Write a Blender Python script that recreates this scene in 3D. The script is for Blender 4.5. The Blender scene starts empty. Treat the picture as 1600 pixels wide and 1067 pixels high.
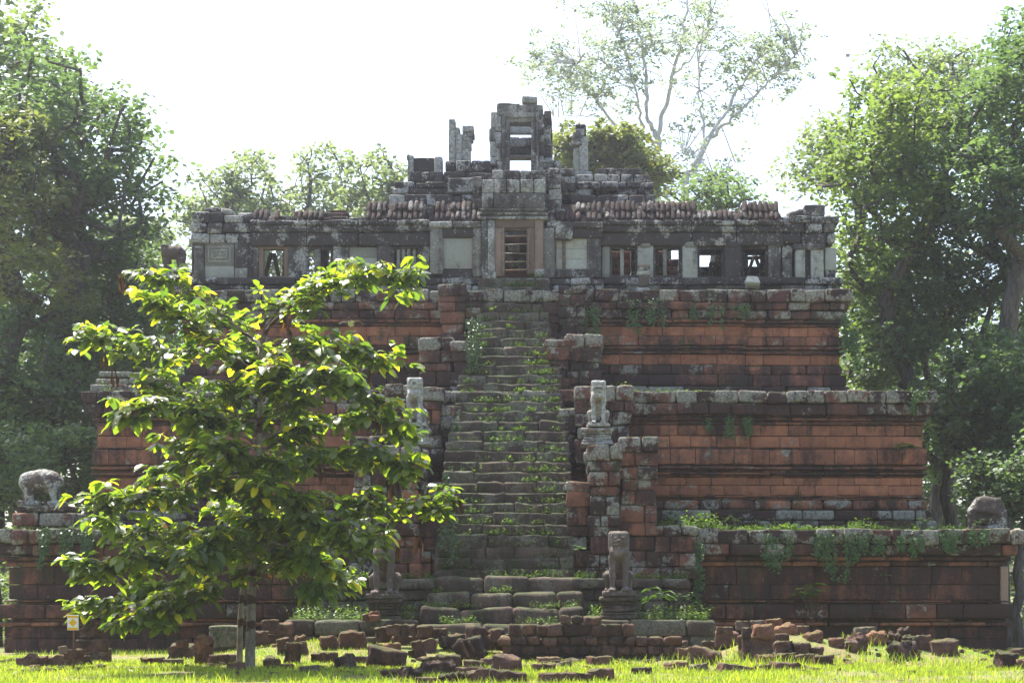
import bpy, math, random
import numpy as np
from mathutils import Vector, Matrix

# ------------------------------------------------------------------ camera, sky, sun, exposure
SC = bpy.context.scene
COL = SC.collection
F, VX, VY, CX, CY, CZ = 2750.0, 901.0, 925.0, 2.2, -55.0, 1.86      # focal length in px of a 1600 px frame; eye at 1.86 m
cam_d = bpy.data.cameras.new('camera')
cam = bpy.data.objects.new('camera', cam_d)
COL.objects.link(cam)
cam.location = (CX, CY, CZ)
cam.rotation_euler = (math.radians(90), 0, 0)
cam_d.sensor_width = 36.0
cam_d.lens = F / 1600 * 36.0
cam_d.shift_x = (800 - VX) / 1600
cam_d.shift_y = (VY - 533.5) / 1600
cam_d.clip_start = 0.5
cam_d.clip_end = 3000
SC.camera = cam

SUN_EL = math.radians(64)
SUN_AZ = math.radians(-38)          # clockwise from +Y: behind the temple, to the left
sd = Vector((math.cos(SUN_EL) * math.sin(SUN_AZ), math.cos(SUN_EL) * math.cos(SUN_AZ), math.sin(SUN_EL)))
W = bpy.data.worlds.new('World')
SC.world = W
W.use_nodes = True
wn = W.node_tree
wn.nodes.clear()
wo = wn.nodes.new('ShaderNodeOutputWorld')
wb = wn.nodes.new('ShaderNodeBackground')
sk = wn.nodes.new('ShaderNodeTexSky')
sk.sky_type = 'NISHITA'
sk.sun_disc = False
sk.sun_elevation = SUN_EL
sk.sun_rotation = SUN_AZ
sk.air_density = 1.0
sk.dust_density = 3.0
sk.ozone_density = 1.3
wb.inputs['Strength'].default_value = 0.15
wn.links.new(sk.outputs[0], wb.inputs[0])
wn.links.new(wb.outputs[0], wo.inputs[0])
sl = bpy.data.lights.new('sun', 'SUN')
sl.energy = 5.0
sl.angle = math.radians(0.6)
sl.color = (1.0, 0.955, 0.915)
so = bpy.data.objects.new('sun', sl)
COL.objects.link(so)
so.rotation_euler = sd.to_track_quat('Z', 'Y').to_euler()
so.location = (0, 0, 60)
SC.view_settings.view_transform = 'Standard'
SC.view_settings.look = 'None'
SC.view_settings.exposure = 1.52
SC.view_settings.gamma = 1.0
SC.cycles.max_bounces = 8
SC.cycles.transparent_max_bounces = 8
SC.cycles.volume_bounces = 1
SC.cycles.volume_step_rate = 4

rng = random.Random(7)
NP = np.random.RandomState(7)

# ------------------------------------------------------------------ measuring: a photo point on the vertical plane y = Y
def ux(px, Y): return CX + (px - VX) * (Y - CY) / F
def uz(py, Y): return CZ + (VY - py) * (Y - CY) / F
def sc(Y): return (Y - CY) / F       # metres per photo pixel at that distance

# ------------------------------------------------------------------ value noise
def _hash(i, j, k, s):
    h = (i * 374761393 + j * 668265263 + k * 1274126177 + s * 974634777) & 0xFFFFFFFF
    h = ((h ^ (h >> 13)) * 1274126177) & 0xFFFFFFFF
    return ((h ^ (h >> 16)) & 0xFFFF) / 32767.5 - 1.0
def vnoise(p, s=0):
    p = np.asarray(p, dtype=np.float64)
    b = np.floor(p).astype(np.int64)
    f = p - b
    u = f * f * (3 - 2 * f)
    r = 0
    for dx in (0, 1):
        wx = u[:, 0] if dx else 1 - u[:, 0]
        for dy in (0, 1):
            wy = u[:, 1] if dy else 1 - u[:, 1]
            for dz in (0, 1):
                wz = u[:, 2] if dz else 1 - u[:, 2]
                r = r + wx * wy * wz * _hash(b[:, 0] + dx, b[:, 1] + dy, b[:, 2] + dz, s)
    return r
def n2(x, y, s=0):
    return vnoise(np.stack([np.atleast_1d(x), np.atleast_1d(y), np.zeros_like(np.atleast_1d(x))], 1), s)

# ------------------------------------------------------------------ mesh builder
_T = {}
def cube_grid(nx, ny, nz):
    key = (nx, ny, nz)
    if key in _T: return _T[key]
    idx = {}
    V = []
    def vid(i, j, k):
        t = (i, j, k)
        if t not in idx:
            idx[t] = len(V); V.append(t)
        return idx[t]
    Q = []
    for k, flip in ((0, True), (nz, False)):
        for i in range(nx):
            for j in range(ny):
                q = [vid(i, j, k), vid(i + 1, j, k), vid(i + 1, j + 1, k), vid(i, j + 1, k)]
                Q.append(q[::-1] if flip else q)
    for j, flip in ((0, False), (ny, True)):
        for i in range(nx):
            for k in range(nz):
                q = [vid(i, j, k), vid(i + 1, j, k), vid(i + 1, j, k + 1), vid(i, j, k + 1)]
                Q.append(q[::-1] if flip else q)
    for i, flip in ((0, True), (nx, False)):
        for j in range(ny):
            for k in range(nz):
                q = [vid(i, j, k), vid(i, j + 1, k), vid(i, j + 1, k + 1), vid(i, j, k + 1)]
                Q.append(q[::-1] if flip else q)
    _T[key] = (np.array(V), np.array(Q))
    return _T[key]

def rot3(rz=0, rx=0, ry=0):
    return np.array((Matrix.Rotation(rz, 3, 'Z') @ Matrix.Rotation(rx, 3, 'X') @ Matrix.Rotation(ry, 3, 'Y')))

class MB:
    def __init__(s):
        s.v = []; s.f4 = []; s.f3 = []; s.c = []; s.o = []; s.n = 0
    def add(s, v, q=None, t=None, col=(.5, 0, 0, 0), amp=0.0, freq=1.0, off=0.0):
        v = np.asarray(v, dtype=np.float64)
        m = len(v)
        s.v.append(v)
        if q is not None and len(q): s.f4.append(np.asarray(q) + s.n)
        if t is not None and len(t): s.f3.append(np.asarray(t) + s.n)
        c = np.asarray(col, dtype=np.float32)
        if c.ndim == 1: c = np.tile(c, (m, 1))
        s.c.append(c)
        s.o.append(np.tile(np.array([amp, freq, off]), (m, 1)))
        s.n += m
    def stone(s, c, h, r=0.03, rz=0.0, rx=0.0, ry=0.0, amp=0.012, freq=2.5, seg=(1, 1, 1), col=(.5, 0, 0, 0), taper=0.0):
        """an axis box with half sizes h, rounded by r, displaced by noise"""
        G, Q = cube_grid(seg[0] + 2, seg[1] + 2, seg[2] + 2)
        r = min(r, *[x * .95 for x in h])
        P = np.empty(G.shape)
        for a in range(3):
            ax = np.concatenate([[-h[a]], np.linspace(-(h[a] - r), h[a] - r, seg[a] + 1), [h[a]]])
            P[:, a] = ax[G[:, a]]
        H = np.array(h)
        inner = np.clip(P, -(H - r), H - r)
        d = P - inner
        L = np.linalg.norm(d, axis=1)
        M = np.abs(d).max(axis=1)
        k = np.where(L > 1e-9, M / np.maximum(L, 1e-9), 1)
        P = inner + d * k[:, None]
        if taper:
            P[:, :2] *= (1 - taper * (P[:, 2:3] / h[2] * .5 + .5))
        if rz or rx or ry: P = P @ rot3(rz, rx, ry).T
        s.add(P + np.array(c), Q, None, col, amp, freq, rng.random() * 60)
    def box(s, x0, x1, y0, y1, z0, z1, **kw):
        s.stone(((x0 + x1) / 2, (y0 + y1) / 2, (z0 + z1) / 2), (abs(x1 - x0) / 2, abs(y1 - y0) / 2, abs(z1 - z0) / 2), **kw)
    def tube(s, pts, rad, n=7, col=(.5, 0, 0, 0), cap=True):
        pts = np.asarray(pts, dtype=np.float64); m = len(pts)
        rad = np.broadcast_to(np.asarray(rad, dtype=np.float64), (m,))
        T = np.gradient(pts, axis=0)
        T /= np.maximum(np.linalg.norm(T, axis=1), 1e-9)[:, None]
        ref = np.array([0, 0, 1.0]) if abs(T[0, 2]) < .8 else np.array([1.0, 0, 0])
        A = np.cross(T, ref); A /= np.maximum(np.linalg.norm(A, axis=1), 1e-9)[:, None]
        B = np.cross(T, A)
        a = np.arange(n) / n * 2 * math.pi
        V = (pts[:, None, :] + rad[:, None, None] * (np.cos(a)[None, :, None] * A[:, None, :] + np.sin(a)[None, :, None] * B[:, None, :])).reshape(-1, 3)
        i = np.arange(m - 1)[:, None] * n; j = np.arange(n)[None, :]; j2 = (j + 1) % n
        Q = np.stack([i + j, i + j2, i + n + j2, i + n + j], -1).reshape(-1, 4)
        t = None
        if cap:
            V = np.vstack([V, pts[-1], pts[0]])
            jj = np.arange(n); b = (m - 1) * n
            t = np.vstack([np.stack([b + jj, b + (jj + 1) % n, np.full(n, m * n)], 1), np.stack([(jj + 1) % n, jj, np.full(n, m * n + 1)], 1)])
        s.add(V, Q, t, col)
    def build(s, name, mat, parent=None, smooth=True, loc=None):
        v = np.vstack(s.v)
        o = np.vstack(s.o)
        w = o[:, 0] > 0
        if w.any():
            p = v[w] * o[w, 1:2] + o[w, 2:3]
            d = np.stack([vnoise(p, 1), vnoise(p, 2), vnoise(p, 3)], 1)
            d += .5 * np.stack([vnoise(p * 2.3, 4), vnoise(p * 2.3, 5), vnoise(p * 2.3, 6)], 1)
            v[w] = v[w] + d * o[w, 0:1]
        if loc is not None: v = v - np.array(loc)
        c = np.vstack(s.c)
        f4 = np.vstack(s.f4) if s.f4 else np.zeros((0, 4), int)
        f3 = np.vstack(s.f3) if s.f3 else np.zeros((0, 3), int)
        me = bpy.data.meshes.new(name)
        me.vertices.add(len(v)); me.vertices.foreach_set('co', v.astype(np.float32).ravel())
        nl = f4.size + f3.size
        me.loops.add(nl)
        me.loops.foreach_set('vertex_index', np.concatenate([f4.ravel(), f3.ravel()]).astype(np.int32))
        me.polygons.add(len(f4) + len(f3))
        ls = np.concatenate([np.arange(len(f4)) * 4, f4.size + np.arange(len(f3)) * 3]).astype(np.int32)
        me.polygons.foreach_set('loop_start', ls)
        me.polygons.foreach_set('use_smooth', np.full(len(ls), smooth))
        me.update(calc_edges=True)
        at = me.color_attributes.new('st', 'FLOAT_COLOR', 'POINT')
        at.data.foreach_set('color', c.astype(np.float32).ravel())
        me.validate(verbose=False)
        me.materials.append(mat)
        ob = bpy.data.objects.new(name, me)
        COL.objects.link(ob)
        if parent is not None: ob.parent = parent
        if loc is not None: ob.location = loc
        return ob

def tag(o, label=None, cat=None, group=None, kind=None):
    if label: o['label'] = label
    if cat: o['category'] = cat
    if group: o['group'] = group
    if kind: o['kind'] = kind
    return o
def empty(name, loc=(0, 0, 0)):
    o = bpy.data.objects.new(name, None)
    COL.objects.link(o)
    o.location = loc
    o.empty_display_size = .3
    return o

# ------------------------------------------------------------------ smooth bodies: a signed distance field turned into one surface
def sdf_mesh(fn, lo, hi, res):
    lo = np.array(lo, float); hi = np.array(hi, float)
    n = np.ceil((hi - lo) / res).astype(int) + 1
    X, Y, Z = np.meshgrid(*[lo[a] + np.arange(n[a]) * res for a in range(3)], indexing='ij')
    f = fn(np.stack([X, Y, Z], -1).reshape(-1, 3)).reshape(n)
    ins = f < 0
    cs = [(a, b, c) for a in (0, 1) for b in (0, 1) for c in (0, 1)]
    sl_ = lambda A, c: A[c[0]:n[0] - 1 + c[0], c[1]:n[1] - 1 + c[1], c[2]:n[2] - 1 + c[2]]
    cnt = sum(sl_(ins, c).astype(int) for c in cs)
    act = (cnt > 0) & (cnt < 8)
    acc = np.zeros(tuple(n - 1) + (3,)); num = np.zeros(tuple(n - 1))
    for i, a in enumerate(cs):
        for b in cs[i + 1:]:
            if sum(abs(a[k] - b[k]) for k in range(3)) != 1: continue
            fa, fb = sl_(f, a), sl_(f, b)
            m = (fa < 0) != (fb < 0)
            t = np.where(m, fa / np.where(m, fa - fb, 1), 0)
            for k in range(3):
                acc[..., k] += np.where(m, a[k] + t * (b[k] - a[k]), 0)
            num += m
    ids = -np.ones(act.shape, int)
    ids[act] = np.arange(act.sum())
    I = np.argwhere(act)
    V = lo + (I + acc[act] / num[act][:, None]) * res
    Q = []
    for ax in range(3):
        u, v = [(1, 2), (2, 0), (0, 1)][ax]
        A = [slice(None)] * 3; B = [slice(None)] * 3
        A[ax] = slice(0, n[ax] - 1); B[ax] = slice(1, n[ax])
        a, b = ins[tuple(A)], ins[tuple(B)]
        E = np.argwhere(a != b)
        E = E[(E[:, u] > 0) & (E[:, v] > 0) & (E[:, u] < n[u] - 1) & (E[:, v] < n[v] - 1)]
        if not len(E): continue
        def cell(du, dv):
            e = E.copy(); e[:, u] += du; e[:, v] += dv
            return ids[e[:, 0], e[:, 1], e[:, 2]]
        q = np.stack([cell(-1, -1), cell(0, -1), cell(0, 0), cell(-1, 0)], 1)
        fl = ~a[E[:, 0], E[:, 1], E[:, 2]]
        q[fl] = q[fl][:, ::-1]
        Q.append(q)
    return V, np.vstack(Q)
def s_ell(p, c, r):
    r = np.array(r, float); q = (p - np.array(c)) / r
    k = np.linalg.norm(q, axis=1)
    return (k - 1) * r.min() * np.where(k < 1, 1, 1)
def s_cap(p, a, b, ra, rb=None):
    rb = ra if rb is None else rb
    a = np.array(a, float); b = np.array(b, float); d = b - a
    t = np.clip((p - a) @ d / (d @ d), 0, 1)
    return np.linalg.norm(p - a - t[:, None] * d, axis=1) - (ra + (rb - ra) * t)
def s_box(p, c, h, r=.03):
    q = np.abs(p - np.array(c)) - (np.array(h) - r)
    return np.linalg.norm(np.maximum(q, 0), axis=1) + np.minimum(q.max(axis=1), 0) - r
def smin(a, b, k):
    h = np.clip(.5 + .5 * (b - a) / k, 0, 1)
    return b + (a - b) * h - k * h * (1 - h)

# ------------------------------------------------------------------ materials
class NT:
    def __init__(s, name):
        s.m = bpy.data.materials.new(name); s.m.use_nodes = True
        s.t = s.m.node_tree; s.t.nodes.clear()
        s.out = s.t.nodes.new('ShaderNodeOutputMaterial')
    def n(s, typ, ins=None, **kw):
        nd = s.t.nodes.new('ShaderNode' + typ)
        for k, v in kw.items(): setattr(nd, k, v)
        for k, v in (ins or {}).items():
            sock = nd.inputs[k]
            if isinstance(v, bpy.types.NodeSocket): s.t.links.new(v, sock)
            else: sock.default_value = (*v, 1) if (sock.type == 'RGBA' and len(v) == 3) else v
        return nd
    def math(s, op, a, b=0.0, c=None, clamp=False):
        nd = s.n('Math', {0: a, 1: b}, operation=op, use_clamp=clamp)
        if c is not None:
            if isinstance(c, bpy.types.NodeSocket): s.t.links.new(c, nd.inputs[2])
            else: nd.inputs[2].default_value = c
        return nd.outputs[0]
    def mix(s, f, a, b, blend='MIX'):
        nd = s.t.nodes.new('ShaderNodeMix'); nd.data_type = 'RGBA'; nd.blend_type = blend
        for sock, v in ((nd.inputs[0], f), (nd.inputs[6], a), (nd.inputs[7], b)):
            if isinstance(v, bpy.types.NodeSocket): s.t.links.new(v, sock)
            elif isinstance(v, (int, float)): sock.default_value = v
            else: sock.default_value = (*v, 1)
        return nd.outputs[2]
    def ramp(s, f, a, b, va=0.0, vb=1.0):
        nd = s.n('MapRange', {0: f, 1: a, 2: b, 3: va, 4: vb}, interpolation_type='SMOOTHSTEP')
        return nd.outputs[0]
    def noise(s, vec, scale, detail=4.0, rough=.6, dist=0.0):
        return s.n('TexNoise', {'Vector': vec, 'Scale': scale, 'Detail': detail, 'Roughness': rough, 'Distortion': dist}).outputs[0]
    def finish(s, col, rough=.9, bump=None, bs=.5, bd=.02, spec=.2):
        b = s.n('BsdfPrincipled', {'Base Color': col, 'Roughness': rough, 'Specular IOR Level': spec})
        if bump is not None:
            bn = s.n('Bump', {'Height': bump, 'Strength': bs, 'Distance': bd})
            s.t.links.new(bn.outputs[0], b.inputs['Normal'])
        s.t.links.new(b.outputs[0], s.out.inputs[0])
        return s.m

def stone_mat(name, lo, hi, dark, lichen, moss, lich_scale=9.0, dark_amt=.5, lich_amt=0.5, moss_amt=.6, pit=1.0, coord='pos', spots=0.0, tr=.75, green=.0, dk0=.47, dk1=.62):
    """weathered masonry.  st.r tint of the block, st.g lichen, st.b black weathering, st.a fresh warm stone"""
    t = NT(name)
    pos = t.n('NewGeometry').outputs['Position'] if coord == 'pos' else t.n('TexCoord').outputs['Object']
    nrm = t.n('NewGeometry').outputs['Normal']
    at = t.n('Attribute', attribute_name='st')
    sep = t.n('SeparateColor', {0: at.outputs['Color']})
    R, G, B, A = sep.outputs[0], sep.outputs[1], sep.outputs[2], at.outputs['Alpha']
    big = t.noise(pos, .55, 5, .62)
    mid = t.noise(pos, 2.6, 5, .65, .4)
    fine = t.noise(pos, 14, 4, .7)
    vfine = t.noise(pos, 55, 2, .6)
    # warm stone under the crust
    f = t.math('ADD', A, t.math('MULTIPLY', t.math('SUBTRACT', mid, .5), 1.5), clamp=True)
    base = t.mix(f, lo, hi)
    tint = t.math('ADD', t.math('MULTIPLY', R, tr), .98 - tr * .5)
    tint = t.math('MULTIPLY', tint, t.math('ADD', t.math('MULTIPLY', vfine, .7), .65))
    base = t.mix(1.0, base, t.n('CombineColor', {0: tint, 1: tint, 2: tint}).outputs[0], 'MULTIPLY')
    # black crust that runs down the faces
    st = t.n('Mapping', {'Vector': pos, 'Scale': (1.7, 1.7, .24)}).outputs[0]
    run = t.noise(st, 1.3, 5, .6, .3)
    dk = t.math('ADD', t.math('MULTIPLY', big, .46), t.math('MULTIPLY', run, .64))
    dk = t.math('ADD', dk, t.math('MULTIPLY', t.math('SUBTRACT', B, .5), .55))
    dk = t.math('ADD', dk, t.math('MULTIPLY', t.math('SUBTRACT', fine, .5), .32))
    dk = t.math('ADD', dk, t.math('MULTIPLY', t.math('SUBTRACT', t.noise(pos, 5.5, 4, .7), .5), .30))
    dkf = t.math('MULTIPLY', t.ramp(dk, dk0, dk1), dark_amt)
    c = t.mix(dkf, base, dark)
    # lichen: patches broken into crusty spots
    lv = t.math('ADD', t.math('MULTIPLY', t.noise(pos, 1.7, 3, .55), .62), t.math('MULTIPLY', t.noise(pos, lich_scale, 6, .75, .4), .40))
    lv = t.math('ADD', lv, t.math('MULTIPLY', t.noise(pos, 38, 2, .6), .14))
    lv = t.math('ADD', lv, t.math('MULTIPLY', t.math('SUBTRACT', G, .5), .26))
    lf = t.math('MULTIPLY', t.ramp(lv, .62, .655), lich_amt)
    lc = t.mix(t.ramp(t.noise(pos, 13, 4, .7), .35, .65), lichen, tuple(x * .42 for x in lichen))
    c = t.mix(lf, c, lc)
    if spots:
        vs = t.n('TexVoronoi', {'Vector': pos, 'Scale': 9.0, 'Randomness': 1.0})
        sf = t.math('SUBTRACT', t.math('ADD', t.math('MULTIPLY', t.noise(pos, 1.3, 4, .7), 1.5), t.math('MULTIPLY', t.noise(pos, 24, 3, .7), .6)), t.math('MULTIPLY', vs.outputs[0], 1.2))
        c = t.mix(t.math('MULTIPLY', t.ramp(sf, .86, .95), spots), c, (.46, .47, .44))
    if green:
        gv = t.math('ADD', t.math('MULTIPLY', t.noise(t.n('Mapping', {'Vector': pos, 'Scale': (1.0, 1.0, .55)}).outputs[0], 1.1, 4, .65), .7), t.math('MULTIPLY', t.noise(pos, 8.0, 5, .8), .4))
        c = t.mix(t.math('MULTIPLY', t.ramp(gv, .60, .70), green), c, (.028, .042, .014))
    # moss on what faces up
    nz = t.n('SeparateXYZ', {0: nrm}).outputs[2]
    mv = t.math('ADD', t.math('MULTIPLY', nz, .35), t.noise(pos, 2.1, 5, .7))
    mf = t.math('MULTIPLY', t.ramp(mv, .66, .86), moss_amt)
    c = t.mix(mf, c, moss)
    vor = t.n('TexVoronoi', {'Vector': pos, 'Scale': 22.0, 'Randomness': 1.0}).outputs[0]
    bh = t.math('ADD', t.math('MULTIPLY', fine, .8), t.math('MULTIPLY', t.math('MINIMUM', vor, .45), .9 * pit))
    bh = t.math('ADD', bh, t.math('MULTIPLY', mid, .8))
    return t.finish(c, .92, bh, .85, .03, .15)

LAT = stone_mat('laterite', (.105, .046, .036), (.38, .150, .078), (.028, .019, .019), (.30, .29, .24), (.030, .048, .012), dark_amt=.88, lich_amt=.85, tr=.34, green=.75, dk0=.45, dk1=.66)
STEP = stone_mat('step_laterite', (.105, .072, .060), (.19, .130, .098), (.030, .023, .020), (.22, .22, .16), (.045, .070, .020), dark_amt=.65, lich_amt=.5, moss_amt=.65, tr=.5, green=.95)
SAND = stone_mat('sandstone', (.10, .083, .075), (.27, .27, .235), (.034, .028, .028), (.42, .41, .38), (.035, .055, .018), lich_scale=11, dark_amt=.88, lich_amt=.8, moss_amt=.3, pit=.2, spots=.5, dk0=.45, dk1=.66)
ORNG = stone_mat('ochre_sandstone', (.12, .09, .075), (.22, .15, .115), (.05, .04, .035), (.42, .42, .38), (.035, .055, .018), lich_scale=12, dark_amt=.6, lich_amt=.5, moss_amt=.2, pit=.15)
TILE = stone_mat('roof_tile', (.085, .050, .042), (.15, .080, .062), (.03, .022, .02), (.40, .40, .37), (.04, .06, .02), lich_scale=12, dark_amt=.9, lich_amt=.5, moss_amt=.15, pit=.5, spots=.25)
STAT = stone_mat('statue_sandstone', (.12, .085, .07), (.25, .21, .18), (.045, .036, .033), (.45, .46, .42), (.04, .055, .02), lich_scale=11, dark_amt=.6, lich_amt=.75, moss_amt=.2, pit=.3, coord='obj', spots=.5)
ROCK = stone_mat('rubble_laterite', (.075, .045, .040), (.24, .11, .065), (.025, .018, .018), (.24, .20, .17), (.05, .075, .015), dark_amt=.75, lich_amt=.45, moss_amt=.5, pit=2.2, tr=.5)

def leaf_mat(name, a, b, trans=.35, rough=.4, spec=.4, tr_gain=2.0, tb=.5):
    t = NT(name)
    at = t.n('Attribute', attribute_name='st')
    sep = t.n('SeparateColor', {0: at.outputs['Color']})
    c = t.mix(sep.outputs[0], a, b)
    c = t.mix(sep.outputs[1], c, (.030, .012, .008))      # withered leaves
    c = t.mix(sep.outputs[2], c, (.50, .42, .03))      # yellowing leaves
    p = t.n('BsdfPrincipled', {'Base Color': c, 'Roughness': rough, 'Specular IOR Level': spec})
    tr = t.n('BsdfTranslucent', {'Color': t.mix(1.0, c, (tr_gain * 1.12, tr_gain * 1.15, tr_gain * tb), 'MULTIPLY')})
    mx = t.n('MixShader', {0: trans, 1: p.outputs[0], 2: tr.outputs[0]})
    t.t.links.new(mx.outputs[0], t.out.inputs[0])
    return t.m
LEAF_NEAR = leaf_mat('sapling_leaf', (.022, .042, .014), (.085, .112, .014), .48, .34, .55, 4.6, .3)
LEAF_FAR = leaf_mat('tree_leaf', (.046, .082, .046), (.105, .155, .072), .36, .5, .4, 2.2)
LEAF_WARM = leaf_mat('tree_leaf_warm', (.062, .100, .036), (.145, .195, .062), .38, .5, .4, 2.1)
LEAF_OLIVE = leaf_mat('tree_leaf_olive', (.085, .112, .045), (.19, .215, .075), .3, .55, .35, 1.8)
LEAF_HAZY = leaf_mat('tree_leaf_hazy', (.085, .115, .07), (.17, .21, .11), .4, .5, .4, 1.9, .6)  # distance haze is mixed into this leaf colour
LEAF_PALE = leaf_mat('tree_leaf_pale', (.12, .15, .11), (.20, .24, .17), .4, .5, .4, 1.8, .8)  # leaf colour lightened to imitate the veil of haze and glare
WEED = leaf_mat('weed_leaf', (.035, .08, .018), (.13, .20, .025), .38, .5, .3, 2.0)
VINE = leaf_mat('vine_leaf', (.025, .055, .012), (.075, .14, .02), .3, .45, .4, 2.0)
GRASSM = leaf_mat('grass_blade', (.085, .14, .018), (.30, .37, .05), .42, .5, .35, 2.1)

def bark_mat(name, a, b, band=None):
    t = NT(name)
    pos = t.n('TexCoord').outputs['Object']
    st = t.n('Mapping', {'Vector': pos, 'Scale': (3, 3, .8)}).outputs[0]
    n1 = t.noise(st, 2.5, 5, .65)
    c = t.mix(t.ramp(n1, .35, .65), a, b)
    if band:
        n3 = t.noise(t.n('Mapping', {'Vector': pos, 'Scale': (.6, .6, 1.6)}).outputs[0], 1.3, 3, .5)
        c = t.mix(t.ramp(n3, .52, .56), c, band)
    return t.finish(c, .9, t.noise(pos, 12, 4, .7), .5, .03)
BARK = bark_mat('bark', (.05, .042, .035), (.12, .10, .085))
BARK_PALE = bark_mat('pale_bark', (.38, .37, .37), (.55, .54, .54))  # tall trees' bark, lightened to carry the same haze and glare
BARK_SAP = bark_mat('sapling_bark', (.11, .09, .065), (.24, .21, .16), (.05, .025, .018))
# ------------------------------------------------------------------ masonry helpers
def sty(L=(.45, .95), r=.035, G=.4, B=.5, A=.4, j=.018, amp=.014, freq=2.2, gs=.35, bs=.3, as_=.35, rs=1.0, drop=0.0, seg=(1, 1, 1), dz=.006):
    return dict(L=L, r=r, G=G, B=B, A=A, j=j, amp=amp, freq=freq, gs=gs, bs=bs, as_=as_, rs=rs, drop=drop, seg=seg, dz=dz)
def bcol(s, x=0.0, y=0.0, z=0.0):
    # weathering comes in stretches of several blocks, with a little scatter from block to block
    k = _hash(int(math.floor(x / 1.7)), int(math.floor(y / 1.7)), int(math.floor(z / .9)), 11)
    return (rng.random() * s['rs'], s['G'] + (rng.random() - .5) * 2 * s['gs'], s['B'] + (rng.random() - .5) * s['bs'] + k * s['bs'] * .6,
            s['A'] + (rng.random() - .5) * s['as_'])
def row(mb, ax, a0, a1, face, sg, z0, z1, depth, s):
    """a course along axis ax (0: x, 1: y) whose outer face sits at `face`, facing direction sg on the other axis"""
    a = a0
    while a < a1 - 1e-6:
        L = rng.uniform(*s['L'])
        b = a1 if a1 - a - L < s['L'][0] * .7 else a + L
        if rng.random() >= s['drop']:
            j = rng.uniform(-s['j'], s['j'])
            g = .004 + rng.random() * .014 * (1 if s['r'] > .02 else .22)
            dz = rng.uniform(-1, 1) * s['dz']
            f = face + sg * j
            lo, hi = (f, f - sg * depth)
            lo, hi = min(lo, hi), max(lo, hi)
            hz = (z1 - z0) / 2 - .003 - rng.random() * .012
            c = [0, 0, (z0 + z1) / 2 + dz]; h = [0, 0, hz]
            c[ax] = (a + b) / 2; h[ax] = (b - a) / 2 - g
            c[1 - ax] = (lo + hi) / 2; h[1 - ax] = (hi - lo) / 2
            mb.stone(c, h, r=s['r'] * rng.uniform(.7, 1.4), amp=s['amp'], freq=s['freq'], seg=s['seg'], col=bcol(s, *c),
                     rz=rng.uniform(-.006, .006), ry=rng.uniform(-.006, .006))
        a = b
def ring(mb, W, yf, yb, courses, depth=.7, gap=None):
    for (z0, z1, out, s) in courses:
        X = W + out
        row(mb, 0, -X, X, yf - out, -1, z0, z1, depth, s)
        for sg in (-1, 1):
            row(mb, 1, yf - out + depth, yb + out - depth, sg * X, sg, z0, z1, depth, s)
        s2 = dict(s); s2['L'] = (1.2, 2.2)
        row(mb, 0, -X, X, yb + out, 1, z0, z1, depth, s2)
def apron(mb, x0, x1, yf, yw, courses, z_add=.0):
    """a stretch of wall x0..x1 standing forward to yf, with short returns back to yw"""
    for (z0, z1, out, s) in courses:
        row(mb, 0, x0 - out, x1 + out, yf - out, -1, z0 + z_add, z1 + z_add, .6, s)
        if yw - yf > .5:
            row(mb, 1, yf - out + .6, yw, x0 - out, -1, z0 + z_add, z1 + z_add, .5, s)
            row(mb, 1, yf - out + .6, yw, x1 + out, 1, z0 + z_add, z1 + z_add, .5, s)
def core(mb, x0, x1, y0, y1, z0, z1, col=(.3, .2, .7, 0)):
    mb.box(x0, x1, y0, y1, z0, z1, r=.02, amp=0, col=col)
def pb(mb, p0, p1, q0, q1, Y, depth, **kw):
    """a stone measured in photo pixels (p0..p1 across, q0..q1 down) whose front stands at y = Y"""
    mb.box(ux(p0, Y), ux(p1, Y), Y, Y + depth, uz(q1, Y), uz(q0, Y), **kw)
def fill(mb, p0, p1, q0, q1, Y, depth, n, s, rag=0.0):
    """n courses of blocks filling a measured rectangle; rag: how far the ends of upper courses step in (px)"""
    x0, x1, z0, z1 = ux(p0, Y), ux(p1, Y), uz(q1, Y), uz(q0, Y)
    for i in range(n):
        a, b = z0 + (z1 - z0) * i / n, z0 + (z1 - z0) * (i + 1) / n
        e0 = rng.random() * rag * sc(Y); e1 = rng.random() * rag * sc(Y)
        row(mb, 0, x0 + e0, x1 - e1, Y, -1, a, b, depth, s)

TEMPLE = empty('temple', (0, 0, 0))
tag(TEMPLE, 'ruined three tiered stone temple pyramid with a steep central stairway and roofed gallery on top', 'temple')

# ---- styles of course
cap = sty(L=(.4, .95), r=.05, G=.74, B=.62, A=-.05, j=.06, amp=.035, gs=.14, bs=.4, dz=.028, seg=(2, 1, 1))
band = sty(L=(.5, 1.2), r=.05, G=.50, B=.60, A=.1, j=.06, amp=.025, gs=.3, dz=.01)
thin = sty(L=(.8, 1.8), r=.06, G=.1, B=.5, A=.35, j=.008, amp=.008)
wall = sty(L=(.5, .95), r=.014, G=.12, B=.42, A=.45, j=.014, amp=.008, bs=.12, as_=.16)
wallw = sty(L=(.5, 1.0), r=.012, G=.10, B=.28, A=.60, j=.011, amp=.008, bs=.10, as_=.14)
roll = sty(L=(.7, 1.3), r=.07, G=.4, B=.62, A=.40, j=.015, amp=.01)
foot = sty(L=(.7, 1.3), r=.06, G=.72, B=.9, A=.05, j=.02, amp=.015, gs=.6)
dark = sty(L=(.8, 1.5), r=.02, G=.1, B=.66, A=.02, j=.01, amp=.008, gs=.15, bs=.14, as_=.2)
darkband = sty(L=(.8, 1.5), r=.04, G=.2, B=.66, A=.03, bs=.2, gs=.2, j=.012, amp=.01)

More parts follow.
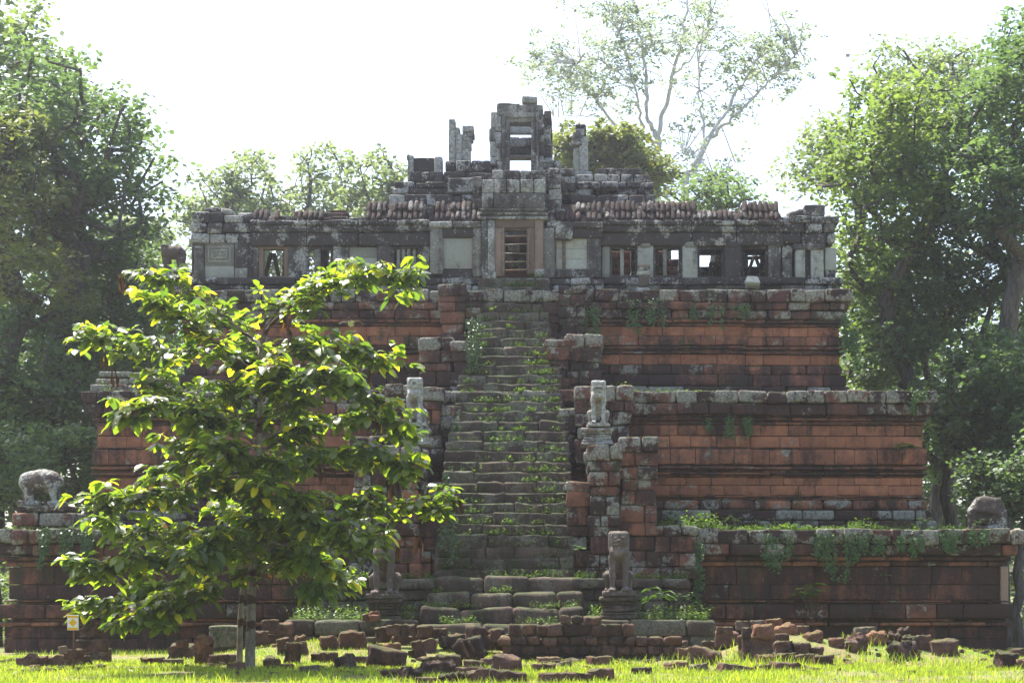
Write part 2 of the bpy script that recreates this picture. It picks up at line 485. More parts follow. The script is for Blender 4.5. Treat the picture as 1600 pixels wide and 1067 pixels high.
T1 = [(-.3, .42, .10, dark), (.42, .80, .10, dark), (.80, .94, .26, thin), (.94, 1.04, .06, thin), (1.04, 1.50, .24, darkband), (1.50, 1.55, .04, thin), (1.55, 1.62, .12, thin),
      (1.62, 2.10, .0, dark), (2.10, 2.66, 0, dark), (2.66, 2.84, .10, thin), (2.84, 3.0, .2, thin), (3.0, 3.36, .36, band), (3.36, 3.82, .52, cap)]
T2 = [(3.70, 4.22, .40, foot), (4.22, 4.56, .26, foot), (4.56, 4.90, .14, roll), (4.90, 4.97, .02, thin), (4.97, 5.04, .10, thin), (5.04, 5.38, 0, wallw), (5.38, 5.64, 0, wallw), (5.64, 5.70, .05, thin),
      (5.70, 5.80, .16, thin), (5.80, 5.88, .02, thin), (5.88, 6.0, .18, thin), (6.0, 6.05, .06, thin), (6.05, 6.56, .13, wall), (6.56, 6.62, .07, thin), (6.62, 7.0, 0, wallw), (7.0, 7.36, 0, wall), (7.36, 7.44, .08, thin), (7.44, 7.49, .02, thin),
      (7.49, 7.60, .16, thin), (7.60, 7.66, .08, thin), (7.66, 8.05, .30, band), (8.05, 8.46, .42, cap)]
T3 = [(8.3, 8.95, .34, foot), (8.95, 9.36, .22, darkband), (9.36, 9.72, .10, roll), (9.72, 10.08, 0, wallw), (10.08, 10.17, .14, thin), (10.17, 10.24, .01, thin),
      (10.24, 10.34, .15, thin), (10.34, 10.38, .05, thin), (10.38, 10.70, .10, wall), (10.70, 11.04, 0, wallw), (11.04, 11.10, .08, thin), (11.10, 11.15, .0, thin), (11.15, 11.28, .15, thin), (11.28, 11.58, .22, band),
      (11.58, 11.84, .28, band), (11.84, 12.28, .42, cap)]
TER = []
for (cs, W, yf, yb, ap, lab) in ((T1, 15.55, 0.0, 34.0, 5.8, 'lowest terrace, dark and mossy, widest of the three'),
                                 (T2, 13.6, 3.0, 31.0, 4.0, 'middle terrace of orange laterite with a grey lichened cornice'),
                                 (T3, 11.3, 6.0, 28.0, 0, 'top terrace under the gallery, reddish with trailing plants')):
    mb = MB(); cn = MB()
    body, top = [c for c in cs if c[3] is not cap], [c for c in cs if c[3] is cap]
    ring(mb, W, yf, yb, body)
    ring(cn, W, yf, yb, top)
    core(mb, -W + .3, W - .3, yf + .3, yb - .3, cs[0][0] - .5, cs[-1][1] - .10)
    t = mb.build('terrace', LAT, TEMPLE); t['label'] = lab
    cn.build('cornice', LAT, t)
    TER.append(t)
# shallow forward stretches of the upper terraces on each side of the stairs
for sg in (-1, 1):
    for (u, v, ya, yb3, cs) in ((3.0, 7.8, 2.80, 3.0, T2), (2.2, 7.9, 5.82, 6.0, T3), (5.8, 9.6, -.18, 0.0, T1)):
        mb = MB(); xa, xb = sorted((sg * u, sg * v)); apron(mb, xa, xb, ya, yb3, cs[:-1], .002)
        mb.build('wall_projection', LAT, TEMPLE)

# ---- stairway
mb = MB()
nst = 31
zb, zt, yb_, yt_ = 2.28, 12.86, -1.75, 6.35
prev = None
for i in range(nst):
    f = i / (nst - 1)
    z1 = zb + (zt - zb) * (i + 1) / nst
    rise = (zt - zb) / nst
    if f < .12: y = yb_ + f * 2.5
    else: y = yb_ + .3 + (yt_ - yb_ - .3) * (f - .12) / .88
    hw = np.interp(z1, [2.3, 3.5, 6.4, 8.0, 10.2, 11, 12.9], [2.0, 1.95, 1.85, 1.62, 1.45, 1.12, 1.08])
    x = -hw - .15
    while x < hw:
        L = rng.uniform(.7, 1.9)
        b = min(x + L, hw + .15)
        if hw + .15 - b < .3: b = hw + .15
        ero = .05 + .05 * rng.random()
        h = (b - x) / 2 - .003
        dz = rng.uniform(-.035, .015); dy = rng.uniform(-.04, .04)
        mb.stone(((x + b) / 2, y + .55 + dy, z1 - rise * .62 + dz), (h, .55, rise * .62), r=.03 + .04 * rng.random(), amp=ero * .6, freq=3.0, seg=(max(3, int(L * 7)), 3, 1),
                 col=(rng.random() * .6, .35 + rng.random() * .5, .45 + rng.random() * .4, rng.random() * .4), ry=rng.uniform(-.03, .03), rx=rng.uniform(.05, .16), rz=rng.uniform(-.02, .02))
        x = b
    mb.box(-hw - .1, hw + .1, y + .13, 7.2, z1 - rise * 1.3, z1 - .07, r=.02, amp=0, col=(.3, .3, .6, .1))
stair = mb.build('staircase', STEP, TEMPLE)

# ---- stepped piers flanking the stairs
pcap = sty(L=(.3, .9), r=.06, G=.78, B=.6, A=-.1, j=.06, amp=.045, gs=.15, bs=.4, seg=(2, 1, 1), dz=.03)
pwall = sty(L=(.35, .8), r=.04, G=.56, B=.70, A=.08, j=.035, amp=.025, gs=.16, bs=.3, as_=.4)
pred = sty(L=(.4, .85), r=.04, G=.46, B=.60, A=.22, j=.045, amp=.025, gs=.16, bs=.3, as_=.4)
def pier(x0, x1, y0, y1, z0, z1, sw, sc_, ch=.42, out=.12):
    mb = MB()
    n = max(2, round((z1 - z0) / ch)); H = (z1 - z0) / n
    zs = [z0 + i * H + (rng.uniform(-.25, .25) * H if 0 < i < n else 0) for i in range(n + 1)]
    for i in range(n):
        a, b = zs[i], zs[i + 1]
        last = i == n - 1
        o = out if last else (out * .7 if i == n - 2 else (.12 if i == 0 else (.08 if i == 1 else (.05, .0, -.03, .04)[i % 4])))
        s = sc_ if last else sw
        row(mb, 0, x0 - o, x1 + o, y0 - o, -1, a, b, .55, s)
        row(mb, 1, y0 - o + .55, y1, x0 - o, -1, a, b, .5, s)
        row(mb, 1, y0 - o + .55, y1, x1 + o, 1, a, b, .5, s)
    core(mb, x0 + .1, x1 - .1, y0 + .12, y1, z0, z1 - .06, (.4, .5, .5, .1))
    return mb
for sg in (-1, 1):
    def P(x0, x1, *a, **k):
        lo, hi = sorted((sg * x0, sg * x1)); return pier(lo, hi, *a, **k)
    def strips(lst, sw, ch, out):
        for k, (xa_, xb_, ya_, yb_2, za_, zb_2) in enumerate(lst):
            w_ = [sw, pred, pwall][(k + (1 if sg > 0 else 0)) % 3]
            P(xa_, xb_, ya_, yb_2, za_, zb_2 + (rng.uniform(-.1, .05)), w_, pcap, ch * rng.uniform(.9, 1.1), out).build('stair_pier', LAT, TEMPLE)
    strips([(4.65, 5.75, -1.35, .4, 2.25, 3.92)], pwall, .42, .12)
    strips([(1.95, 2.55, -1.35, 2.2, 2.25, 5.3), (2.6, 3.5, -1.85, 2.0, 2.25, 6.3), (3.55, 4.6, -1.6, 2.1, 2.25, 6.62)], pred, .44, .10)
    strips([(1.66, 2.15, 1.9, 4.2, 6.0, 7.9), (2.2, 2.9, 1.6, 4.1, 6.0, 8.55), (2.95, 3.95, 1.8, 4.2, 6.0, 8.62)], pwall, .40, .09)
    strips([(1.25, 1.9, 3.5, 6.0, 8.3, 10.25), (1.95, 2.98, 3.7, 6.0, 8.3, 10.45)], pwall, .38, .10)
    strips([(1.1, 1.6, 5.3, 6.9, 10.0, 12.2), (1.64, 2.46, 5.15, 6.9, 10.0, 12.35)], pwall, .34, .08)

# ---- low entrance platform with its own steps
ecap = sty(L=(.8, 1.6), r=.07, G=.62, B=.6, A=0, j=.03, amp=.03, gs=.4, seg=(3, 1, 1))
ewal = sty(L=(.6, 1.2), r=.05, G=.75, B=.6, A=0, j=.03, amp=.02, gs=.4)
mb = MB()
for sg in (-1, 1):
    xa, xb = sorted((sg * 2.05, sg * 5.55))
    for a, b, o, s in ((.9, 1.30, .08, ewal), (1.30, 1.62, 0, ewal), (1.62, 1.95, .02, ewal), (1.95, 2.28, .1, ecap)):
        row(mb, 0, xa, xb, -2.7 - o, -1, a, b, 1.2, s)
        row(mb, 1, -1.5, 0, sg * (5.55 + o), sg, a, b, .5, s)
    core(mb, xa + .1, xb - .1, -2.4, .3, .2, 2.2)
    xa, xb = sorted((sg * 2.35, sg * 6.15))
    for a, b, o, s in ((.1, .62, .0, ewal), (.60, 1.08, .06, ecap)):
        row(mb, 0, xa, xb, -5.0 - o, -1, a, b, .9, s)
        row(mb, 1, -4.1, -1.8, sg * (6.15 + o), sg, a, b, .5, s)
    core(mb, xa + .1, xb - .1, -4.7, -1.6, -.3, 1.02, (.2, .3, .6, 0))
# five broad worn steps
for i, (z, y) in enumerate(((.50, -5.3), (.95, -4.6), (1.40, -3.9), (1.86, -3.2), (2.30, -2.5))):
    x = -2.35 if i < 3 else -2.2
    while x < 2.3:
        L = rng.uniform(1.1, 2.2); b = min(x + L, 2.35)
        if 2.35 - b < .5: b = 2.35
        mb.stone(((x + b) / 2, y + .6, z - .26), ((b - x) / 2 - .004, .62 + rng.uniform(-.06, .06), .27), r=.12, amp=.06, freq=1.2, seg=(6, 3, 2),
                 col=(rng.random() * .7, .3 + rng.random() * .3, .35 + rng.random() * .3, .1 + rng.random() * .2), ry=rng.uniform(-.03, .03))
        x = b
    mb.box(-2.2, 2.2, y + .3, 0, z - .8, z - .12, r=.02, amp=0, col=(.3, .3, .6, .1))
mb.build('entrance_steps', STEP, TEMPLE)

# ------------------------------------------------------------------ gallery on top
YG = 7.0
gst = sty(L=(.5, 1.2), r=.03, G=.5, B=.82, A=.05, j=.02, amp=.014, gs=.35, bs=.35)
gbeam = sty(L=(.9, 1.9), r=.03, G=.45, B=.88, A=.05, j=.02, amp=.016, gs=.35)
gmass = sty(L=(.4, .95), r=.05, G=.62, B=.78, A=.1, j=.05, amp=.03, gs=.35, bs=.4)
def gc(G=.4, B=.4, A=.4): return (rng.random(), G, B, A)
mb = MB()
XL, XR = ux(298, YG), ux(1308, YG)
# plinth
for a, b, o, s in ((12.2, 12.5, .22, gst), (12.5, 12.66, .10, gst), (12.66, 12.92, .2, gbeam)):
    row(mb, 0, XL - o, XR + o, YG - o, -1, a, b, 1.2, s)
    for x, sg in ((XL, -1), (XR, 1)): row(mb, 1, YG + 1.0, 26.5, x + sg * o, sg, a, b, 1.2, s)
    row(mb, 0, XL - o, XR + o, 27 + o, 1, a, b, 1.2, s)
core(mb, XL + .1, XR - .1, YG + .4, 26.6, 12.0, 12.84)
# corner pavilions: heavy stacked blocks
for (p0, p1) in ((298, 392), (1222, 1306)):
    fill(mb, p0, p1, 348, 380, YG - .15, 1.9, 2, gmass)
fill(mb, 300, 350, 331, 348, YG - .1, 1.7, 1, gmass); fill(mb, 350, 396, 336, 348, YG - .05, 1.7, 1, gmass)
pb(mb, 318, 345, 323, 333, YG + .1, 1.2, r=.09, amp=.06, col=gc(.6, .6), seg=(2, 2, 1)); pb(mb, 345, 362, 326, 337, YG + .1, 1.2, r=.1, amp=.05, col=gc(.8, .5), seg=(2, 2, 1)); pb(mb, 372, 398, 332, 340, YG + .2, 1, r=.08, amp=.05, col=gc(.5, .5, .5), seg=(2, 2, 1))
fill(mb, 1236, 1312, 336, 349, YG - .2, 1.7, 1, gmass)
pb(mb, 1256, 1290, 320, 338, YG + .0, 1.3, r=.07, amp=.04, col=gc(.5, .6, .3), seg=(2, 2, 1)); pb(mb, 1232, 1258, 326, 342, YG + .1, 1.2, r=.12, amp=.06, ry=-.25, col=gc(.4, .7), seg=(2, 2, 1)); pb(mb, 1212, 1236, 336, 352, YG + .1, 1.0, r=.12, amp=.06, ry=-.2, col=gc(.8, .6), seg=(2, 2, 1))
# left pavilion false window: pilasters
pb(mb, 299, 303, 378, 436, YG - .05, 1.4, col=gc(.6, .7)); pb(mb, 303, 318, 378, 436, YG - .1, .8, r=.03, col=gc(.3, .5, .7))
pb(mb, 304, 317, 384, 390, YG - .16, .3, r=.03, col=gc(.5, .5, .6)); pb(mb, 306, 315, 390, 430, YG - .17, .3, r=.06, col=gc(.3, .4, .7))
pb(mb, 318, 368, 378, 436, YG + .10, .8, r=.02, col=gc(.2, .4, .4))
pb(mb, 367, 386, 378, 418, YG - .1, .8, r=.03, col=gc(.6, .65, .3)); pb(mb, 367, 386, 418, 437, YG - .08, .8, r=.03, col=gc(.4, .4, .7)); pb(mb, 386, 394, 380, 437, YG - .02, .8, col=gc(.6, .7, .3))
# right pavilion pilasters and blocks
for (a, b, q0, q1, d, c) in ((1222, 1238, 383, 404, .0, gc(.5, .7)), (1222, 1237, 404, 437, .02, gc(.6, .5, .6)), (1243, 1258, 388, 437, -.12, gc(.2, .45, .8)), (1258, 1267, 388, 437, .05, gc(.1, .95, .1)),
                             (1267, 1287, 388, 437, -.1, gc(.25, .4, .9)), (1289, 1307, 387, 422, -.05, gc(.25, .1, 1.1)), (1288, 1306, 422, 440, .0, gc(.6, .7)), (1240, 1290, 380, 390, -.16, gc(.5, .7))):
    pb(mb, a, b, q0, q1, YG + d, 1.2, r=.03, col=c)
# low course below the windows and the inner wall of the gallery
for (a, b) in ((394, 672), (940, 1222)):
    fill(mb, a, b, 436, 442, YG - .02, 1.6, 1, gst)
gal = mb.build('gallery', SAND, TEMPLE)

# beams over the openings
for (a, b) in ((392, 480), (480, 560), (560, 675), (938, 1080), (1080, 1150), (1150, 1224)):
    mb = MB()
    x0, x1 = ux(a, YG), ux(b, YG)
    mb.box(x0 + .01, x1 - .01, YG - .12, YG + .42, uz(385, YG), uz(364, YG), r=.05, amp=.018, seg=(4, 1, 1), col=gc(.45, .8, .05))
    mb.box(x0 + .01, x1 - .01, YG - .20, YG + .42, uz(364, YG), uz(354, YG), r=.04, amp=.02, seg=(4, 1, 1), col=gc(.6, .75, .05))
    mb.box(x0 + .01, x1 - .01, YG - .28, YG + .42, uz(354, YG), uz(346, YG), r=.06, amp=.035, seg=(8, 1, 1), col=gc(.6, .8, .0))
    mb.build('beam', SAND, gal)
# pillars (px range, lightness)
for (a, b, c, d) in ((394, 404, (.5, .6, .35), 0), (450, 478, (.6, .62, .35), .0), (520, 545, (.75, .45, .6), -.02), (589, 611, (.35, .7, .5), -.06), (655, 672, (.6, .65, .3), 0),
                     (940, 953, (.3, .3, .95), .02), (996, 1021, (.2, .25, .95), -.08), (1066, 1090, (.2, .42, .85), -.1), (1132, 1158, (.15, .86, .2), -.12), (1200, 1220, (.3, .6, .7), -.06)):
    mb = MB()
    p0, p1 = ux(a, YG), ux(b, YG); zc = uz(436, YG); zt_ = uz(384, YG)
    mb.box(p0, p1, YG + d, YG + .36, zc, zt_, r=.05, amp=.008, col=(rng.random(), *c))
    if a > 950: mb.box(p0 + .06, p1 - .06, YG + d - .04, YG + .3, zt_ - .1, zt_ + .14, r=.08, amp=.01, col=(rng.random(), *c))
    mb.build('pillar', SAND, gal)
# window frames with balusters
def window(a, b, q0, q1, mat, bal=(), jamb=.08, sill=True, prop=False, c=(.3, .5, .5)):
    mb = MB(); x0, x1, z0, z1 = ux(a, YG), ux(b, YG), uz(q1, YG), uz(q0, YG)
    for x in (x0, x1 - jamb): mb.box(x, x + jamb, YG + .06, YG + .34, z0, z1, r=.015, amp=.004, col=(.5, *c))
    mb.box(x0, x1, YG + .05, YG + .34, z1 - .06, z1 + .03, r=.015, amp=.004, col=(.4, *c))
    if sill: mb.box(x0 - .02, x1 + .02, YG + .02, YG + .36, z0 - .06, z0 + .06, r=.02, amp=.006, col=(.4, *c))
    for px in bal:
        x = ux(px, YG)
        pts = []; rad = []
        for k in range(17):
            pts.append((x, YG + .16, z0 + (z1 - z0) * k / 16)); rad.append(.055 + .018 * (k % 2) + .012 * (k % 4 == 0))
        mb.tube(pts, rad, 8, col=(.6, .6, .4, .7))
    return mb.build('window', mat, gal)
window(404, 450, 386, 434, ORNG, jamb=.16, c=(.15, .35, .6))
window(478, 520, 386, 432, SAND, bal=(493, 497), c=(.5, .7, .3))
window(611, 655, 386, 434, SAND, bal=(622, 630, 638, 647), c=(.4, .7, .3))
window(953, 996, 386, 433, SAND, bal=(), c=(.3, .7, .2))
window(1021, 1066, 386, 433, SAND, bal=(), c=(.3, .7, .2))
window(1090, 1132, 386, 435, SAND, bal=(), c=(.3, .8, .1))
window(1158, 1200, 386, 435, SAND, bal=(), c=(.2, .9, .0))
for px in (972, 1039):
    mb = MB(); mb.box(ux(px - 3, YG), ux(px + 3, YG), YG + .08, YG + .26, uz(434, YG), uz(385, YG), r=.02, amp=.004, col=gc(.2, .35, .8)); mb.build('mullion', SAND, gal)
# blocked openings: pale slabs
def panel(p0, p1, q0, q1, Y, c, frames=0, courses=1, mat=SAND):
    mb = MB()
    x0, x1, z0, z1 = ux(p0, Y), ux(p1, Y), uz(q1, Y), uz(q0, Y)
    for i in range(courses):
        a, b = z0 + (z1 - z0) * i / courses, z0 + (z1 - z0) * (i + 1) / courses
        mb.box(x0, x1, Y, Y + .35, a + .004, b - .004, r=.012, amp=.004, col=(rng.random(), *c))
    for k in range(frames):
        m = .12 * (k + 1); th = .045
        for (u0, u1, w0, w1) in ((x0 + m, x1 - m, z0 + m, z0 + m + th), (x0 + m, x1 - m, z1 - m - th, z1 - m), (x0 + m, x0 + m + th, z0 + m + th, z1 - m - th), (x1 - m - th, x1 - m, z0 + m + th, z1 - m - th)):
            mb.box(u0, u1, Y - .03 - .01 * k, Y + .1, w0, w1, r=.012, amp=.003, col=(.6, *c))
    return mb.build('window_panel', mat, gal)
panel(320, 366, 380, 415, YG - .02, (.2, .2, .85), frames=2)
panel(320, 366, 415, 434, YG + .0, (.25, .0, 1.0))
panel(546, 589, 386, 436, YG + .06, (.1, .0, 1.2), courses=3)
# walls behind: inner arcade, mostly fallen
for a, b, q0 in ((300, 404, 350), (440, 480, 362), (498, 512, 386), (560, 700, 348), (860, 945, 350), (985, 1030, 375), (1060, 1072, 380), (1150, 1164, 372), (1190, 1240, 352)):
    mb = MB(); fill(mb, a, b, q0, 440, YG + 2.1, .45, max(3, int((440 - q0) / 14)), gst); mb.build('inner_wall', SAND, gal)
mb = MB(); fill(mb, 946, 1072, 392, 440, YG + 2.7, .45, 4, sty(L=(.4, .8), r=.03, G=.35, B=.3, A=.55, j=.03, drop=.06)); mb.build('inner_wall', LAT, gal)
mb = MB()
fill(mb, 1085, 1225, 416, 440, YG + 2.5, .4, 2, gst); fill(mb, 1150, 1170, 380, 440, YG + 2.2, .4, 3, gst); fill(mb, 1188, 1226, 380, 440, YG + 2.2, .4, 3, gst); fill(mb, 1082, 1226, 372, 397, YG + 2.15, .4, 1, gbeam)  # the long top beam is added to imitate the dark shade under the roof
fill(mb, 1108, 1122, 408, 440, YG + 1.2, .4, 1, gst); fill(mb, 1118, 1133, 398, 440, YG + 1.4, .4, 2, gst)
mb.build('inner_wall', SAND, gal)
# side and rear wings of the gallery ring
mb = MB()
for x, sg in ((XL, -1), (XR, 1)):
    row(mb, 1, YG + 1.6, 26.6, x, sg, uz(386, YG), uz(364, YG), .5, gbeam); row(mb, 1, YG + 1.6, 26.6, x + sg * .1, sg, uz(364, YG), uz(346, YG), .5, gbeam)
    y = YG + 1.9
    while y < 26.5:
        w = rng.choice((.45, .5, 1.1)); mb.box(x - sg * .42, x, y, y + w, 12.9, uz(385, YG), r=.03, amp=.01, col=gc(.4, .5, .5)); y += w + rng.uniform(.8, 1.3)
row(mb, 0, XL, XR, 27, 1, uz(386, YG), uz(346, YG), .5, gbeam)
x = XL
while x < XR:
    w = rng.choice((.45, .5, 1.1)); mb.box(x, x + w, 26.5, 27, 12.9, uz(385, YG), r=.03, amp=.01, col=gc(.4, .5, .5)); x += w + rng.uniform(.8, 1.3)
mb.build('side_wing', SAND, gal)

# ---- roof of stone tiles: ribbed corbel vault
def tile_roof(x0, x1, Y, z, rows, miss=.05, pitch=.185):
    mb = MB()
    prof = [(-.20, 0), (.12, .34), (.40, .72)]
    x = x0
    while x < x1 - pitch * .4:
        for k in range(rows):
            if rng.random() < miss: continue
            (a, za), (b, zb2) = prof[k], prof[k + 1]
            L = math.hypot(b - a, zb2 - za); an = math.atan2(zb2 - za, b - a)
            mb.stone((x + pitch / 2, Y + (a + b) / 2 - .09 * k + rng.uniform(-.02, .02), z + (za + zb2) / 2 + .03 - .02 * k), (pitch * rng.uniform(.38, .46), L / 2 * rng.choice((1, 1, 1, .93, .85, .7)) + .04, .085), r=.06, rx=an + rng.uniform(-.06, .06), amp=.028, freq=5, seg=(1, 2, 1),
                     col=(rng.random() * .8, .2 + rng.random() * .4, .5 + rng.random() * .45, .1 + rng.random() * .5), rz=rng.uniform(-.03, .03))
        x += pitch
    # vault under the tiles, its crown and its rear slope
    (a, za) = prof[rows]
    mb.box(x0, x1, Y + a - .04, Y + 1.94 - a, z + za - .2, z + za - .02, r=.04, amp=.03, seg=(8, 3, 1), col=(.3, .6, .7, .1))
    for k in range(rows):
        (a, za), (b, zb2) = prof[k], prof[k + 1]
        an = math.atan2(zb2 - za, b - a); L = math.hypot(b - a, zb2 - za)
        mb.stone(((x0 + x1) / 2, Y + (a + b) / 2 + .05, z + (za + zb2) / 2 - .06), ((x1 - x0) / 2, L / 2, .07), r=.03, rx=an, amp=.01, seg=(6, 1, 1), col=(.3, .5, .6, .1))
        mb.stone(((x0 + x1) / 2, Y + 1.9 - (a + b) / 2, z + (za + zb2) / 2 - .02), ((x1 - x0) / 2, L / 2, .09), r=.03, rx=-an, amp=.02, seg=(6, 1, 1), col=(.3, .5, .6, .1))
    return mb
zr = uz(346, YG)
for (a, b, rows) in ((396, 435, 1), (465, 502, 1), (572, 664, 2), (945, 1015, 2), (1015, 1088, 2), (1088, 1160, 1), (1160, 1215, 2)):
    tile_roof(ux(a, YG), ux(b, YG), YG, zr, rows, .03 if rows == 2 else .12).build('tile_roof', TILE, gal)
mb = MB(); fill(mb, 432, 468, 336, 347, YG + .1, 1.4, 1, gmass); mb.build('roof_block', TILE, gal)
mb = MB(); fill(mb, 496, 575, 339, 347, YG + .05, 1.4, 1, gmass); mb.build('roof_block', TILE, gal)
mb = MB(); pb(mb, 498, 545, 331, 340, YG + .4, .9, r=.05, amp=.04, col=gc(.3, .4, .6), seg=(4, 1, 1)); mb.build('roof_block', TILE, gal)
mb = MB(); pb(mb, 458, 470, 329, 342, YG + .3, .5, r=.06, amp=.04, col=gc(.3, .5, .5)); mb.build('roof_block', TILE, gal)
mb = MB(); pb(mb, 515, 542, 328, 332, YG + .5, .6, r=.04, amp=.02, col=gc(.4, .9, 0)); mb.build('roof_block', TILE, gal)
mb = MB(); pb(mb, 1085, 1158, 330, 342, YG + .45, .8, r=.05, amp=.03, col=gc(.3, .45, .5), seg=(4, 1, 1)); mb.build('roof_block', TILE, gal)
mb = MB(); pb(mb, 1160, 1184, 324, 340, YG + .5, .6, r=.13, amp=.08, col=gc(.1, .9, .1), seg=(2, 2, 2)); mb.build('roof_block', TILE, gal)
mb = MB(); pb(mb, 1184, 1204, 318, 338, YG + .8, .5, r=.03, amp=.015, col=gc(1.1, .0, 1.0)); mb.build('roof_block', TILE, gal)
mb = MB(); pb(mb, 1204, 1222, 332, 348, YG + .4, .7, r=.08, amp=.04, ry=-.15, col=gc(.4, .4, .5), seg=(2, 1, 1)); mb.build('roof_block', TILE, gal)
mb = MB(); pb(mb, 940, 985, 331, 342, YG + .35, .7, r=.05, amp=.03, col=gc(.3, .45, .6), seg=(3, 1, 1)); mb.build('roof_block', TILE, gal)


# ---- central entrance pavilion of the gallery
YP = 6.55
PAV = MB()
pm = sty(L=(.35, .8), r=.04, G=.6, B=.62, A=.1, j=.04, amp=.02, gs=.35, bs=.4)
fill(PAV, 752, 853, 326, 343, YP - .05, 1.5, 1, sty(L=(5, 6), r=.02, G=.55, B=.4, A=.4))
for k, (q0, q1) in enumerate(((338, 342.5), (332, 335), (326, 329))): pb(PAV, 750 - (2 - k), 855 + (2 - k), q0, q1, YP - .14 + .02 * k, 1.2, r=.03, amp=.008, seg=(4, 1, 1), col=gc(.6, .5, .4))
pb(PAV, 753, 771, 302, 326, YP, 1.3, r=.03, col=gc(.6, .5, .3)); pb(PAV, 772, 852, 302, 326, YP - .03, 1.3, r=.025, amp=.01, seg=(3, 1, 1), col=gc(.15, .45, .45))
fill(PAV, 753, 853, 280, 302, YP + .02, 1.3, 1, sty(L=(.42, .52), r=.035, G=.85, B=.4, A=.3, gs=.2))
fill(PAV, 768, 853, 265, 280, YP + .15, 1.2, 1, pm)
fill(PAV, 853, 878, 262, 345, YP + .5, 1.4, 5, pm, rag=4); fill(PAV, 735, 754, 275, 345, YP + .6, 1.4, 4, pm, rag=6)
# piers beside the door
for (a, b, q0, q1, d, c) in ((752, 762, 344, 432, -.05, (.5, .5, .5)), (762, 773, 344, 430, -.12, (.8, .35, .7)), (739, 752, 352, 432, .1, (.4, .5, .5)),
                             (848, 866, 356, 428, .0, (.15, .3, .5)), (672, 692, 352, 428, .1, (.15, .5, .4)), (917, 939, 372, 432, .2, (.3, .5, .5)),
                             (754, 775, 425, 437, -.2, (.7, .4, .3)), (835, 868, 420, 434, -.1, (.5, .6, .3))):
    pb(PAV, a, b, q0, q1, YP + d, .9, r=.03, amp=.008, col=(rng.random(), *c))
# cornice over the two side niches
for (p0, p1) in ((672, 752), (855, 942)):
    fill(PAV, p0, p1, 356, 372, YP + .12, .9, 1, gbeam); fill(PAV, p0 - 2, p1, 346, 356, YP + .02, .9, 1, sty(L=(.8, 1.6), r=.04, G=.85, B=.6, A=.05, amp=.02))
fill(PAV, 690, 740, 420, 434, YP + .2, .9, 1, gst); fill(PAV, 868, 940, 420, 434, YP + .15, .9, 1, gst)
fill(PAV, 664, 945, 434, 456, YP - .1, 1.2, 2, gmass, rag=3)
fill(PAV, 858, 945, 326, 347, YP + .5, 1.2, 2, pm, rag=6)
pb(PAV, 868, 895, 352, 374, YP + .0, .5, r=.05, amp=.03, ry=.1, seg=(3, 1, 1), col=gc(.6, .5, .2))
pav = PAV.build('entrance_pavilion', SAND, TEMPLE)
mb = MB()
for (a, b, q0, q1, d) in ((773, 788, 355, 432, -.02), (823, 836, 355, 428, -.02), (836, 849, 342, 430, -.06), (773, 836, 342, 356, -.05)):
    pb(mb, a, b, q0, q1, YP + d, .5, r=.025, amp=.006, seg=(1, 1, 2), col=gc(.15, .35, .75))
for x in (784.5, 826): pb(mb, x - 1, x + 1, 360, 430, YP - .06, .2, r=.02, amp=.003, col=gc(.2, .4, .6))
pb(mb, 783, 828, 356, 360, YP + .03, .4, r=.01, amp=.003, col=gc(.2, .5, .5))
mb.build('door_frame', ORNG, pav)
for (a, b) in ((738, 752), (857, 868)):
    mb = MB(); pb(mb, a, b, 358, 428, YP + .12, .5, r=.03, amp=.008, col=gc(.15, .35, .6)); mb.build('pilaster', ORNG, pav)
mb = MB()
for i, q in enumerate((366, 379, 394, 407, 420)):
    fill(mb, 782, 830, q, q + 14, YP + 2.6 - i * .22, 1.2, 1, sty(L=(.9, 1.3), r=.06, G=.5, B=.6, A=.1, amp=.03))
mb.build('inner_step', LAT, pav)
def pav_panel(*a, **k):
    o = panel(*a, **k); o.parent = pav; return o
pav_panel(692, 738, 372, 420, YP + .2, (.1, .3, 1.1), courses=1)
pav_panel(869, 917, 372, 422, YP + .25, (.1, .2, .95), courses=3)
mb = MB()
mb.tube([(ux(881, YP), YP + .22, uz(422 - 4 * k, YP)) for k in range(14)], [.05 + .02 * (k % 2) for k in range(14)], 8, col=(.5, .2, .4, .6)); mb.build('baluster', ORNG, pav)
for (a, b, n_, w_) in ((678, 750, 1, .0), (858, 940, 1, .2)):
    tile_roof(ux(a, YP), ux(b, YP), YP + .35, uz(343 if a < 700 else 344, YP), 2, .05 + w_).build('tile_roof', TILE, pav)

# ------------------------------------------------------------------ upper sanctuary base and its ruined doorways
YU = 10.6
ust = sty(L=(.32, .85), r=.045, G=.5, B=1.05, A=.05, j=.07, amp=.035, gs=.4, bs=.6, drop=.03)
ured = sty(L=(.5, 1.1), r=.03, G=.35, B=.3, A=.5, j=.03, amp=.015, gs=.4)
UP = MB()
x0, x1 = ux(590, YU), ux(1045, YU)
for i in range(6): row(UP, 0, x0 - .1 + .0 * i, x1 + .1, YU - .2, -1, 12.84 + i * .42, 13.26 + i * .42, .7, ured)
for sg, xx in ((-1, x0), (1, x1)):
    for i in range(6): row(UP, 1, YU + .4, 22, xx + sg * .1, sg, 12.84 + i * .42, 13.26 + i * .42, .7, ured)
core(UP, x0 + .2, x1 - .2, YU + .2, 21.6, 12.84, 15.2)
fill(UP, 597, 1033, 322, 345, YU, 9.0, 2, ust, rag=6)
fill(UP, 607, 1027, 304, 322, YU + .4, 8.2, 1, ust, rag=4)
fill(UP, 612, 1024, 284, 304, YU + .8, 7.4, 2, ust, rag=6)
fill(UP, 640, 770, 268, 285, YU + 1.1, 5.0, 1, ust, rag=2)
